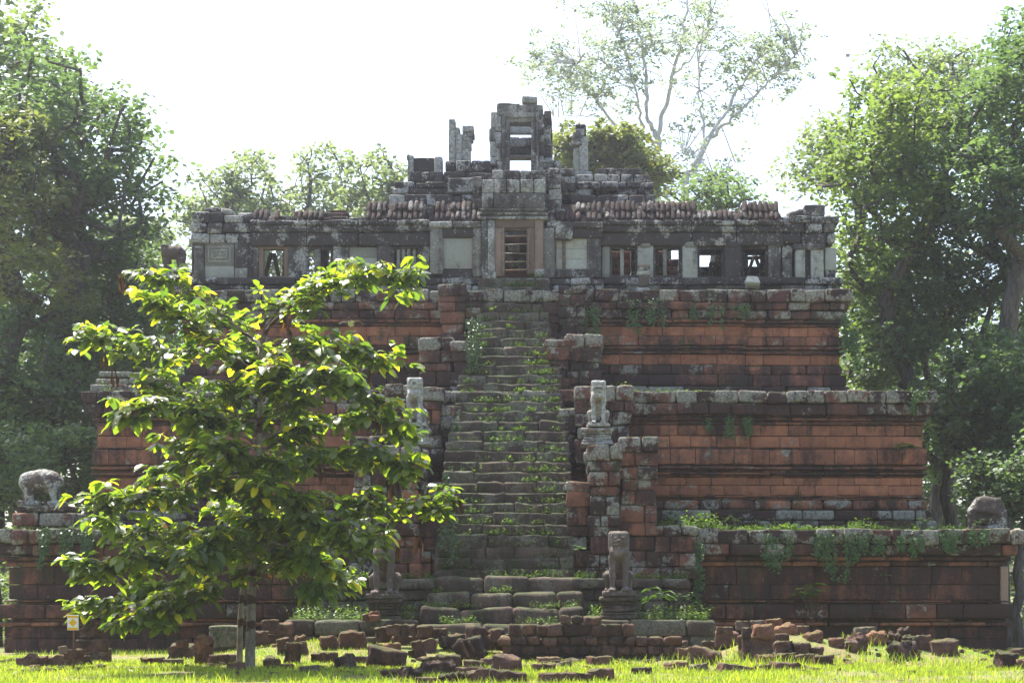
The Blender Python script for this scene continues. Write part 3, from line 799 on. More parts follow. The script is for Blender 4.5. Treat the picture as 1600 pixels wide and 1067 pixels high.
fill(UP, 898, 1020, 272, 285, YU + 1.1, 5.0, 1, sty(L=(.4, .9), r=.045, G=.85, B=.6, A=.2, j=.06, amp=.03, gs=.2), rag=4)
fill(UP, 930, 1008, 262, 273, YU + 1.3, 2.0, 1, ust, rag=6)
fill(UP, 695, 768, 250, 268, YU + 1.2, 3.0, 1, ust, rag=3); fill(UP, 700, 745, 278, 300, YU + .5, 2, 1, gmass)
fill(UP, 740, 880, 270, 330, YU + .3, 3.0, 4, ust, rag=8)
fill(UP, 850, 900, 262, 300, YU + .6, 2.0, 3, gmass, rag=6)
fill(UP, 862, 876, 250, 275, YU + 1.3, 1.2, 2, gmass, rag=2)
up = UP.build('sanctuary_base', SAND, TEMPLE)
up['label'] = 'stepped upper base of dark lichened blocks behind the gallery'
# low ruined wall stub with two upright jambs
mb = MB()
Y = YU + 1.4
pb(mb, 637, 646, 242, 283, Y, .5, r=.04, amp=.012, col=gc(1.1, .2, .4)); pb(mb, 646, 679, 247, 283, Y + .12, .5, r=.03, amp=.01, col=gc(.35, .8, .1)); pb(mb, 678, 691, 244, 284, Y - .05, .5, r=.09, amp=.015, col=gc(.9, .4, .4)); pb(mb, 636, 641, 241, 250, Y, .4, r=.04, amp=.02, col=gc(1, .2, .4))
pb(mb, 652, 676, 246.5, 250, Y + .1, .5, r=.03, amp=.01, col=gc(.4, .8, .1))
mb.build('ruined_jamb', SAND, TEMPLE)
mb = MB(); Y = 12.6
for (a, b, q0, q1, d, c) in ((701, 711, 186, 203, .02, (1.0, .1, .6)), (701, 711, 203, 270, .0, (.9, .2, .6)), (711, 722, 209, 270, .06, (.95, .2, .6)), (722, 732, 206, 270, .1, (.9, .4, .5)),
                             (722, 740, 196, 206, .0, (.9, .3, .5)), (724, 741, 206, 214, .02, (.5, .6, .4)), (724, 739, 214, 220, .03, (.6, .5, .4)), (722, 736, 220, 232, .04, (.4, .5, .6)), (722, 735, 232, 252, .04, (.9, .3, .5)), (711, 718, 199, 209, .04, (.7, .5, .4))):
    pb(mb, a, b, q0, q1, Y + d, .55, r=.03, amp=.012, seg=(1, 1, 2), col=(rng.random(), *c))
mb.build('ruined_jamb', SAND, TEMPLE)
mb = MB()
for (a, b, q0, q1, d, c) in ((896, 905, 232, 272, .0, (.2, .3, 1.0)), (905, 919, 213, 272, .05, (1.2, .0, .7)), (892, 909, 221, 226, -.05, (.9, .4, .4)), (895, 908, 206, 224, -.04, (.8, .5, .4)), (899, 913, 201, 212, -.02, (.8, .6, .3)), (899, 915, 194, 202, .0, (.3, .8, .2)), (906, 916, 195, 214, .08, (.8, .5, .3)), (893, 925, 268, 277, -.1, (.9, .3, .4))):
    pb(mb, a, b, q0, q1, Y + d, .55, r=.035, amp=.015, seg=(1, 1, 2), col=(rng.random(), *c))
mb.build('ruined_jamb', SAND, TEMPLE)

# ---- the tower doorway
YT = 12.2
mb = MB()
tw = sty(L=(3, 4), r=.05, G=.8, B=.5, A=.35, j=.05, amp=.03, gs=.35, bs=.5)
def stack(mb, p0, p1, q0, q1, Y, dep, n, G=.75, B=.5, A=.4, jx=1.5, r=.045):
    e = [q0 + (q1 - q0) * k / n for k in range(n + 1)]
    for k in range(1, n): e[k] += rng.uniform(-.25, .25) * (q1 - q0) / n
    for k in range(n):
        pb(mb, p0 + rng.uniform(-jx, jx), p1 + rng.uniform(-jx, jx), e[k] + .15, e[k + 1] - .15, Y + rng.uniform(-.04, .04), dep, r=r, amp=.018, col=(rng.random(), G + rng.uniform(-.35, .35), B + rng.uniform(-.3, .3), A), seg=(1, 1, 1))
stack(mb, 765, 776, 174, 272, YT + .1, 1.0, 4, G=1.0, A=.6); stack(mb, 775, 785, 180, 272, YT, 1.0, 4, G=.9, A=.7)
stack(mb, 842, 850, 180, 272, YT, 1.0, 6); stack(mb, 849, 862, 173, 262, YT + .25, 1.0, 5, G=.6, B=.75, A=.1, jx=2)
stack(mb, 758, 778, 255, 285, YT - .2, 1.0, 4, r=.06, jx=3); stack(mb, 846, 866, 250, 276, YT - .1, 1.0, 4, r=.05, jx=3)
pb(mb, 776, 808, 163, 180, YT - .05, .9, r=.035, amp=.015, seg=(2, 1, 1), col=gc(.8, .5, .5)); pb(mb, 808, 848, 163.5, 180, YT - .03, .9, r=.035, amp=.015, seg=(2, 1, 1), col=gc(.5, .55, .4)); pb(mb, 777, 812, 161.5, 164, YT - .08, .9, r=.03, amp=.02, seg=(4, 1, 1), col=gc(.8, .5, .4))
pb(mb, 815, 839, 150, 161, YT + .1, .6, r=.06, amp=.03, col=gc(1.0, .2, .5), seg=(2, 1, 1))
# chamber side walls and the rear doorway
for (p0, p1) in ((768, 784), (842, 861)):
    x0_, x1_ = ux(p0, YT), ux(p1, YT)
    z = 17.9
    while z < uz(185, YT):
        h_ = rng.uniform(.35, .6); row(mb, 1, YT + .9, YT + 3.1, (x0_ if p0 < 800 else x1_), (-1 if p0 < 800 else 1), z, z + h_, x1_ - x0_, sty(L=(.5, 1.0), G=.7, B=.6, A=.3, r=.04, j=.04)); z += h_
YB = YT + 3.2
for (a, b) in ((782, 796), (829, 846)): stack(mb, a, b, 200, 268, YB, .5, 4)
pb(mb, 782, 812, 214, 229, YB - .05, .6, r=.03, amp=.01, col=gc(.9, .4, .5)); pb(mb, 812, 846, 214.5, 229, YB - .05, .6, r=.03, amp=.01, col=gc(.9, .5, .4)); pb(mb, 782, 846, 229, 242, YB, .5, r=.03, amp=.01, col=gc(.3, .7, .2)); pb(mb, 782, 846, 242, 246, YB - .05, .6, r=.02, amp=.01, col=gc(.2, .4, .7))
pb(mb, 782, 846, 194, 209, YB + .2, .3, r=.03, amp=.01, col=gc(.8, .3, .6))
pb(mb, 770, 856, 270, 282, YT + .3, 3.4, r=.03, amp=.01, seg=(3, 3, 1), col=gc(.5, .6, .2))
pass
tower = mb.build('tower', SAND, TEMPLE)
mb = MB()
for (a, b, q0, q1, d) in ((784, 790, 178, 270, -.06), (790, 796, 186, 270, -.01), (837, 842, 178, 270, -.06), (830, 837, 186, 270, -.01), (784, 842, 176, 184, -.07), (789, 838, 184, 191, -.02)):
    pb(mb, a, b, q0, q1, YT + d, .7, r=.02, amp=.006, seg=(1, 1, 2), col=gc(.5, .45, .5))
mb.build('door_frame', SAND, tower)
# ------------------------------------------------------------------ ground
def gz(x, y):
    x = np.atleast_1d(np.asarray(x, float)); y = np.atleast_1d(np.asarray(y, float))
    h = .42 * np.exp(-(((x + 4.3) / 3.4) ** 2 + ((y + 6.2) / 2.3) ** 2)) + .3 * np.exp(-((x / 6) ** 2 + ((y + 4) / 2.0) ** 2))
    h = h + .66 * np.exp(-(((x - 7.7) / 1.7) ** 2 + ((y + 7.0) / 1.7) ** 2)) + .55 * np.exp(-(((x - 11.2) / 2.1) ** 2 + ((y + 6.9) / 1.7) ** 2))
    h = h + .05 * n2(x * .35, y * .35, 3) + .02 * n2(x * 1.4, y * 1.4, 4)
    far = np.clip((y - 2) / 10, 0, 1) * np.clip((np.abs(x) - 16.8) / 2.0, 0, 1)
    bank = np.clip((np.abs(x) - 17.0) / 1.2, 0, 1) * np.clip((y + 3.5) / 2.0, 0, 1) * np.clip((33 - y) / 4, 0, 1) * np.clip((27 - np.abs(x)) / 4, 0, 1)
    return h - 1.1 * bank
def gpt(px, py):
    """where the sight line through a photo point meets the ground"""
    d = np.arange(32, 49.5, .05)
    X, Y = CX + (px - VX) * d / F, CY + d
    g = gz(X, Y); hit = np.nonzero(CZ - (py - VY) * d / F <= g)[0]
    if not len(hit): return ux(px, -6.4), -6.4, uz(py, -6.4)
    k = hit[0]
    return float(X[k]), float(Y[k]), float(g[k])
def sheet(name, x0, x1, y0, y1, nx, ny, mat, zf):
    xs = np.linspace(x0, x1, nx + 1); ys = np.linspace(y0, y1, ny + 1)
    Xg, Yg = np.meshgrid(xs, ys, indexing='ij')
    v = np.stack([Xg.ravel(), Yg.ravel(), zf(Xg.ravel(), Yg.ravel())], 1)
    i = np.arange(nx)[:, None] * (ny + 1); j = np.arange(ny)[None, :]
    q = np.stack([i + j, i + ny + 1 + j, i + ny + 2 + j, i + j + 1], -1).reshape(-1, 4)
    m = MB(); m.add(v, q); return m
t = NT('ground_soil')
pos = t.n('NewGeometry').outputs['Position']
n1 = t.noise(pos, .7, 5, .65); n2_ = t.noise(pos, 6, 4, .7)
c = t.mix(t.ramp(n1, .36, .56), (.12, .17, .03), (.17, .135, .065))
c = t.mix(t.ramp(n2_, .45, .7), c, (.07, .09, .02))
SOIL = t.finish(c, .95, n2_, .6, .05)
m = sheet('ground', -46, 46, -62, 50, 368, 448, SOIL, gz)
# far skirt to the horizon around the fine sheet
gr = m.build('ground', SOIL); tag(gr, kind='structure')
m = MB()
R_ = 900
ring_in = [(-46, -62), (46, -62), (46, 50), (-46, 50)]; ring_out = [(-R_, -R_), (R_, -R_), (R_, R_), (-R_, R_)]
for k in range(4):
    a, b = ring_in[k], ring_in[(k + 1) % 4]; c2, d2 = ring_out[(k + 1) % 4], ring_out[k]
    m.add([(a[0], a[1], -.05), (b[0], b[1], -.05), (c2[0], c2[1], -.05), (d2[0], d2[1], -.05)], [[0, 3, 2, 1]])
tag(m.build('ground_far', SOIL), kind='structure')
t = NT('pond_water')
pos = t.n('NewGeometry').outputs['Position']
WATER = t.finish((.035, .045, .022), .06, t.noise(pos, 3, 3, .6), .08, .05, .5)
for sg in (-1, 1):
    m = MB(); xa, xb = sorted((sg * 16.0, sg * 29.0)); m.add([(xa, -3.5, -.32), (xb, -3.5, -.32), (xb, 36, -.32), (xa, 36, -.32)], [[0, 1, 2, 3]])
    tag(m.build('pond_water', WATER), kind='structure')

# ------------------------------------------------------------------ grass and weeds
def blades(n, fx, h0, h1, w, seed, dens=None, lean=.5):
    r = np.random.RandomState(seed)
    x, y = fx(r, n)
    if dens is not None:
        k = dens(x, y) > r.rand(len(x)); x, y = x[k], y[k]
    z = gz(x, y); n = len(x)
    a = r.rand(n) * math.pi * 2; H = h0 + (h1 - h0) * r.rand(n) ** 1.5
    ln = H * lean * (.2 + r.rand(n)); la = r.rand(n) * math.pi * 2
    wx, wy = np.cos(a) * w, np.sin(a) * w
    lx, ly = np.cos(la) * ln, np.sin(la) * ln
    p = lambda f, g, s: np.stack([x + lx * g + s * wx * f, y + ly * g + s * wy * f, z - .01 + H * (g ** .5 if g > 0 else 0)], 1)
    V = np.stack([p(1, 0, -1), p(1, 0, 1), p(.7, .3, 1), p(.7, .3, -1), p(0, 1, 0)], 1).reshape(-1, 3)
    b = np.arange(n)[:, None] * 5
    col = np.zeros((n, 4)); col[:, 0] = r.rand(n); col[:, 2] = (r.rand(n) < .12) * .5; col[:, 1] = (r.rand(n) < .04) * .6
    return V, b + np.array([[0, 1, 2, 3]]), b + np.array([[3, 2, 4]]), np.repeat(col, 5, 0)
def in_rect(x0, x1, y0, y1): return lambda r, n: (x0 + (x1 - x0) * r.rand(n), y0 + (y1 - y0) * r.rand(n))
def patchy(lo, hi, s=.45, sd=5): return lambda x, y: np.clip((n2(x * s, y * s, sd) - lo) / (hi - lo), 0, 1)
m = MB()
V, q, tr, c = blades(80000, in_rect(-14, 17, -20.5, -12.2), .04, .17, .008, 1, patchy(-.75, .15, .7, 8)); m.add(V, q, tr, c)
V, q, tr, c = blades(76000, in_rect(-15, 17, -13, -5), .03, .12, .010, 2, patchy(-.55, .2)); m.add(V, q, tr, c)
V, q, tr, c = blades(16000, in_rect(-15, 17, -7.5, -.3), .05, .2, .009, 3, patchy(-.1, .3)); m.add(V, q, tr, c)
V, q, tr, c = blades(6000, in_rect(3, 16, -14, -6), .15, .38, .010, 4, patchy(.15, .5, .6)); m.add(V, q, tr, c)
V, q, tr, c = blades(9000, in_rect(-14, 17, -20.5, -12.2), .12, .30, .009, 6, patchy(.05, .5, .9, 12), .8); m.add(V, q, tr, c)
tag(m.build('grass', GRASSM, smooth=False), kind='stuff')

def sprig(mb, p, h, r, n=6, leaf=.06, seed=None, up=.6, hang=False, yel=0.0):
    """a small herb: a thin stem with leaves set round it"""
    p = np.array(p, float)
    d = np.array([r.uniform(-.3, .3), r.uniform(-.4, .15), 1.0]) * h
    V = []; C = []
    for i in range(n):
        f = .25 + .75 * i / max(1, n - 1)
        c = p + d * f
        a = r.random() * 6.283; L = leaf * r.uniform(.6, 1.3)
        u = np.array([math.cos(a), math.sin(a), r.uniform(-.2, up)]); u /= np.linalg.norm(u)
        w = np.cross(u, [0, 0, 1]); w /= np.linalg.norm(w) + 1e-9
        w = w * L * .33
        V += [c, c + u * L * .5 + w, c + u * L, c + u * L * .5 - w]
        C += [(r.random(), 0, 1.0 if r.random() < yel else 0, 0)] * 4
    mb.add(V, np.arange(n)[:, None] * 4 + np.array([[0, 1, 2, 3]]), None, C)
def weeds(mb, pts, r, h=(.08, .25), leaf=(.04, .09), n=(4, 8)):
    for p in pts: sprig(mb, p, r.uniform(*h), r, r.randint(*n), r.uniform(*leaf))
R2 = random.Random(21)
# weeds on the stairs, thicker towards the right-hand side and the feet of the steps
mb = MB(); pts = []
for _ in range(12000):
    f = R2.random(); z = zb + (zt - zb) * f
    i = int(f * nst); z1 = zb + (zt - zb) * (i + 1) / nst; ff = i / (nst - 1)
    y = yb_ + ff * 2.5 if ff < .12 else yb_ + .3 + (yt_ - yb_ - .3) * (ff - .12) / .88
    hw = float(np.interp(z1, [2.3, 3.5, 6.4, 8.0, 10.2, 11, 12.9], [2.0, 1.95, 1.85, 1.62, 1.45, 1.12, 1.08]))
    x = R2.uniform(-hw, hw)
    d = .6 * float(n2(x * .9, z * .9, 9)[0]) + .6 * float(n2(x * 3, z * 2.6, 19)[0]) + .2 * (abs(x) / hw - .3) + .12 * (x / hw) + (.2 if z < 3.6 else 0)
    if d + R2.uniform(-.6, .6) < .50: continue
    pts.append((x, y + R2.uniform(.0, .3), z1 - .05))
weeds(mb, pts, R2, (.06, .2), (.04, .085)); 
pts = []
for (z, y) in ((.50, -5.3), (.95, -4.6), (1.40, -3.9), (1.86, -3.2), (2.30, -2.5)):
    for _ in range(300):
        x = R2.uniform(-2.3, 2.3)
        if float(n2(x * .8, z * 2, 13)[0]) + R2.uniform(-.3, .3) < .0: continue
        pts.append((x, y + R2.uniform(.25, .65), z - .02))
weeds(mb, pts, R2, (.08, .26), (.04, .09))
tag(mb.build('stair_weeds', WEED, smooth=False), kind='stuff')
# ledges of the terraces
mb = MB(); pts = []
for (z, y0, y1, W, n_) in ((3.82, -.35, 2.5, 15.6, 5200), (8.42, 2.75, 5.6, 13.6, 2600), (12.24, 5.75, 6.7, 11.4, 260)):
    for _ in range(n_):
        x = R2.uniform(-W, W); y = y0 + (y1 - y0) * R2.random() ** 1.4
        if abs(x) < (4.5 if z < 5 else 3.0): continue
        if float(n2(x * .5, y * .7, 17)[0]) + R2.uniform(-.4, .4) < (-.1 if z < 5 else .2): continue
        pts.append((x, y, z - .06))
for p in pts:
    big_ = max(0.0, float(n2(p[0] * .8, p[1] * .5, 23)[0])); sprig(mb, p, R2.uniform(.06, .18) + big_ * R2.uniform(.1, .55), R2, R2.randint(5, 11), R2.uniform(.04, .085) + big_ * .05)
for _ in range(700):
    sg = R2.choice((-1, 1)); pts2 = (sg * R2.uniform(2.5, 6.0), R2.uniform(-4.6, -2.9), 1.0); sprig(mb, pts2, R2.uniform(.12, .5), R2, R2.randint(6, 12), R2.uniform(.05, .11))
for _ in range(500):
    sg = R2.choice((-1, 1)); pts2 = (sg * R2.uniform(2.1, 5.6), R2.uniform(-2.7, -1.6), 2.25); sprig(mb, pts2, R2.uniform(.06, .25), R2, R2.randint(5, 9), R2.uniform(.04, .09))
tag(mb.build('ledge_undergrowth', WEED, smooth=False), kind='stuff')
# creepers hanging over the walls: (px, top py, bottom py, half width px, plane, number)
def creeper(px, q0, q1, hw, Y, n, label, seed):
    r = random.Random(seed); mb = MB()
    ns = max(2, int(hw / 5))
    for s_ in range(ns):
        x = px + r.uniform(-hw, hw); e = q0 + (q1 - q0) * r.uniform(.4, 1) * (1 - .5 * abs(x - px) / hw); pts = []
        q = q0; xx = x
        while q < e:
            pts.append((ux(xx, Y), Y - r.uniform(.0, .05), uz(q, Y))); q += 3; xx += r.uniform(-1.2, 1.2)
        if len(pts) > 1: mb.tube(pts, .008, 3, col=(.2, .3, 0, 0))
        for p in pts:
            for _ in range(max(1, int(n / (ns * max(1, len(pts)))))):
                c = np.array(p) + [r.gauss(0, .07), -abs(r.gauss(.02, .04)), r.gauss(0, .06)]
                L = r.uniform(.05, .11); a = r.uniform(0, 6.28)
                u = np.array([math.cos(a) * .7, -.35, -.6 + .3 * math.sin(a)]); u /= np.linalg.norm(u)
                w = np.cross(u, [0, -1, .2]); w = w / np.linalg.norm(w) * L * .42
                k = r.random()
                mb.add([c, c + u * L * .45 + w, c + u * L, c + u * L * .45 - w], [[0, 1, 2, 3]], None, (k, 0, 0, 0))
    o = mb.build('creeping_vine', VINE, smooth=False)
    return tag(o, label, 'creeper', 'creepers hanging on the terrace walls')
creeper(100, 826, 925, 42, -.50, 1500, 'thick creeper hanging over the wall corner under the left elephant statue', 1)
creeper(1212, 838, 905, 22, -.50, 420, 'small creeper on the lowest terrace above the seedling with glossy leaves', 2)
creeper(1305, 835, 940, 26, -.52, 700, 'longest creeper trailing down the lowest terrace wall right of its seedling', 3)
creeper(1360, 840, 890, 20, -.52, 300, 'thin creeper on the lowest terrace cornice, fourth from the wall end', 4)
creeper(1420, 838, 880, 20, -.52, 300, 'thin creeper under the grass of the lowest terrace, third from the wall end', 5)
creeper(1480, 832, 875, 14, -.54, 260, 'short creeper on the lowest cornice left of the broken statue', 6)
creeper(1525, 830, 880, 14, -.54, 320, 'bushy creeper on the lowest cornice right under the broken statue', 7)
creeper(1094, 850, 985, 16, -1.15, 700, 'creeper curtain down the corner beside the right stair pier', 8)
creeper(1140, 655, 700, 40, 2.68, 420, 'creeper spread under the grey cornice of the middle terrace', 9)
creeper(1318, 495, 600, 8, 5.6, 320, 'leafy vine strand hanging down the top terrace near its right edge', 10)
creeper(1338, 520, 606, 9, 5.6, 420, 'thickest vine strand hanging at the right edge of the top terrace', 11)
creeper(928, 480, 600, 16, 5.4, 500, 'dark creeper filling the angle beside the right stair pier of the top terrace', 12)
creeper(1010, 470, 555, 26, 5.6, 460, 'sparse creeper across the middle of the top terrace wall', 13)
creeper(1120, 478, 520, 50, 5.62, 420, 'low creeper strip under the top terrace cornice', 14)
creeper(1430, 612, 660, 12, 2.55, 260, 'bright creeper on the broken cornice corner of the middle terrace', 15)
creeper(738, 500, 640, 12, 3.3, 420, 'moss green creeper along the left edge of the stairs', 16)
creeper(700, 740, 900, 10, -1.75, 300, 'creeper on the left stair edge near the lowest steps', 17)
# plants with big leaves
def bigleaf(name, px, py, Y, h, n, L, label, seed, cat='plant', grp=None, wd=.38, drop=.3):
    r = random.Random(seed); base = np.array([ux(px, Y), Y, uz(py, Y)])
    t_ = empty(name, tuple(base)); tag(t_, label, cat, grp)
    st = MB(); lf = MB()
    k = max(1, n // 6)
    for s_ in range(k):
        tip = np.array([r.uniform(-.35, .35) * h, r.uniform(-.35, -.05) * h, h * r.uniform(.6, 1)])
        st.tube([tip * f * np.array([1, 1, f ** .3]) for f in (0.001, .35, .7, 1)], [.015, .012, .01, .006], 5)
        for i in range(n // k):
            a = r.random() * 6.283; l = L * r.uniform(.6, 1.15)
            u = np.array([math.cos(a), math.sin(a) - .3, .25]); u /= np.linalg.norm(u)
            w = np.cross(u, [0, 0, 1]); w = w / np.linalg.norm(w) * l * wd
            c = tip * (.75 + .25 * r.random()); dn = np.array([0, 0, -1.0]) * l * drop
            lf.add([c, c + u * l * .45 + w, c + u * l * .45 - [0, 0, l * .05], c + u * l * .45 - w, c + u * l + dn, c + u * l * .8 + w * .6 + dn * .5, c + u * l * .8 - w * .6 + dn * .5],
                   [[0, 1, 2, 2], [0, 2, 3, 3]][:0] or None, [[0, 1, 2], [0, 2, 3], [1, 5, 2], [2, 6, 3], [2, 5, 4], [2, 4, 6]], (r.random(), 0, 0, 0))
    st.build('stem', BARK, t_); lf.build('leaves', WEED if name == 'seedling' or py < 720 else VINE, t_, smooth=False)
    return t_
bigleaf('seedling', 1268, 962, -.6, 1.05, 40, .42, 'seedling with long glossy leaves growing out of the lowest terrace wall', 31)
bigleaf('broadleaf_plant', 1415, 708, 2.4, .3, 26, .36, 'broad leaved plant rooted in the middle terrace wall near its right end', 32, wd=.5)
bigleaf('broadleaf_plant', 905, 880, -2.0, .55, 12, .26, 'dark round leaved plant against the right stair pier', 33, wd=.5)
bigleaf('broadleaf_plant', 1384, 907, -.4, .2, 6, .22, 'small bright green plant high on the lowest terrace wall', 34, wd=.5)
bigleaf('broadleaf_plant', 1375, 960, -.45, .15, 5, .2, 'tiny green plant low on the lowest terrace wall', 35, wd=.5)
bigleaf('grass_tuft', 1022, 965, -4.2, .9, 30, .5, 'tall spiky tuft right of the lower right lion pedestal', 36, cat='grass tuft', wd=.05, drop=.5)
bigleaf('leafy_bush', 1068, 972, -3.4, .9, 60, .16, 'leafy bush on the entrance platform at its right corner', 37, cat='bush')
bigleaf('leafy_bush', 1105, 985, -3.0, .8, 50, .15, 'leafy bush at the foot of the creeper curtain', 38, cat='bush')
bigleaf('leafy_bush', 500, 965, -3.4, .7, 40, .15, 'sunlit bush on the left entrance platform behind the sapling', 39, cat='bush')
bigleaf('leafy_bush', 1528, 836, .0, .5, 40, .12, 'small bush growing against the broken statue on the right corner', 51, cat='bush')
bigleaf('leafy_bush', 1440, 834, .2, .55, 50, .13, 'bushy weed on the lowest terrace ledge left of the broken statue', 52, cat='bush')
bigleaf('leafy_bush', 1140, 832, .3, .6, 60, .13, 'weed clump on the lowest terrace ledge near the stair pier', 53, cat='bush')
bigleaf('fern', 1060, 985, -4.9, .2, 8, .2, 'small fern in front of the right platform kerb', 40)

# ------------------------------------------------------------------ statues
def lion(px, py_base, px_w, py_top, Y, label, headless=False, socket=False, seed=0):
    """standing temple lion; the SDF is in units of its height"""
    x, z0, z1 = ux(px, Y), uz(py_base, Y), uz(py_top, Y)
    H = z1 - z0
    def f(p):
        q = p.copy(); q[:, 0] = np.abs(q[:, 0])
        d = s_cap(q, (0, .24, .34), (0, .0, .60), .15, .155)
        d = smin(d, s_ell(q, (0, -.10, .645), (.165, .15, .145)), .04)
        d = smin(d, s_cap(q, (.105, -.17, .08), (.115, -.11, .56), .046, .066), .022)
        d = smin(d, s_ell(q, (.112, -.225, .032), (.066, .10, .04)), .015)
        d = smin(d, s_cap(q, (.16, .28, .26), (.185, .10, .27), .10, .062), .03)
        d = smin(d, s_cap(q, (.20, .07, .27), (.175, .16, .06), .052, .038), .02)
        d = smin(d, s_ell(q, (.185, .06, .03), (.05, .12, .035)), .015)
        for k in (-.035, 0, .035):
            d = smin(d, s_ell(q, (.112 + k, -.31, .03), (.016, .03, .024)), .005)
        d = smin(d, s_cap(q, (0, -.02, .70), (0, -.06, .80), .15, .14), .05)
        # head: a blocky mask with ruff, brows, muzzle and open jaw
        hd = s_box(q, (0, -.10, .865), (.135, .13, .12), .06)
        hd = smin(hd, s_box(q, (0, -.04, .83), (.172, .06, .165), .05), .015)
        if socket:
            hd = smin(hd, s_box(q, (0, -.19, .84), (.10, .05, .08), .04), .03)
            hd = np.maximum(hd, -s_box(p, (0.0, -.24, .85), (.026, .09, .026), .003))
            hd = smin(hd, s_ell(q, (.11, -.2, .885), (.03, .03, .03)), .02)
        else:
            hd = smin(hd, s_box(q, (0, -.20, .80), (.10, .07, .045), .03), .025)
            hd = smin(hd, s_ell(q, (0, -.27, .835), (.04, .03, .025)), .015)
            if not headless:
                hd = smin(hd, s_ell(q, (.075, -.215, .905), (.033, .03, .03)), .012)
                hd = smin(hd, s_cap(q, (.02, -.225, .925), (.12, -.205, .94), .018, .02), .012)
                hd = np.maximum(hd, -s_box(q, (0, -.27, .79), (.085, .10, .030), .012))
                hd = smin(hd, s_box(q, (0, -.21, .738), (.09, .06, .02), .012), .01)
            else:
                hd = np.maximum(hd, -s_cap(q, (0, -.29, .775), (.09, -.25, .785), .02))
                hd = smin(hd, s_ell(q, (.065, -.232, .88), (.035, .03, .026)), .008)
        d = smin(d, hd, .02)
        d = np.minimum(d, s_box(p, (0, .03, -.03), (.26, .34, .035), .012))
        w = vnoise(p * 8 + seed, 5) * .010 + vnoise(p * 20 + seed, 6) * .006
        return d + w
    V, Q = sdf_mesh(f, (-.34, -.42, -.09), (.34, .46, 1.05), .0145)
    mb = MB(); mb.add(V * H + [x, Y + .1, z0 + .06 * H], Q, None, (.6, 1.05 if not headless else .15, .3 if not headless else .6, .4))
    o = mb.build('lion_statue', STAT, loc=(x, Y + .1, z0))
    return tag(o, label, 'statue', 'guardian lions beside the stairs')
lion(967, 930, 60, 835, -4.1, 'brown stone lion with a worn flat face on the lower right pedestal', headless=True, seed=3)
lion(600, 934, 60, 836, -4.1, 'brown stone lion whose head the sapling leaves hide, lower left pedestal', headless=True, seed=8)
lion(935, 667, 40, 598, -1.3, 'grey lichened lion with open jaws on the upper right pedestal', seed=5)
lion(648, 667, 40, 594, -1.3, 'grey lion with a square hole in its face on the upper left pedestal', socket=True, seed=9)
def pedestal(px, q0, q1, w, Y, label, c, dep=1.0):
    x, z0, z1 = ux(px, Y), uz(q1, Y), uz(q0, Y); mb = MB(); H = z1 - z0; h = w * sc(Y) / 2
    for (a, b, k) in ((0, .2, 1.06), (.2, .32, .96), (.32, .5, .88), (.5, .66, .86), (.66, .78, .95), (.78, 1.0, 1.04)):
        mb.stone((x, Y + .1, z0 + H * (a + b) / 2), (h * k, dep * .5 * k, H * (b - a) / 2), r=.05, amp=.022, freq=3, seg=(4, 2, 1), col=(rng.random(), *c))
    o = mb.build('stone_pedestal', STEP if c[1] > .5 else STAT, loc=(x, Y + .1, z0))
    return tag(o, label, 'pedestal', 'moulded pedestals of the guardian lions')
pedestal(966, 932, 968, 56, -4.1, 'dark moulded pedestal under the lower right lion', (.25, .6, .2))
pedestal(601, 936, 968, 52, -4.1, 'dark moulded pedestal under the lower left lion', (.25, .6, .2))
pedestal(933, 670, 697, 48, -1.3, 'pale edged pedestal under the upper right lion', (.7, .4, .3), .9)
pedestal(650, 670, 697, 46, -1.3, 'pale edged pedestal under the upper left lion', (.8, .45, .3), .9)

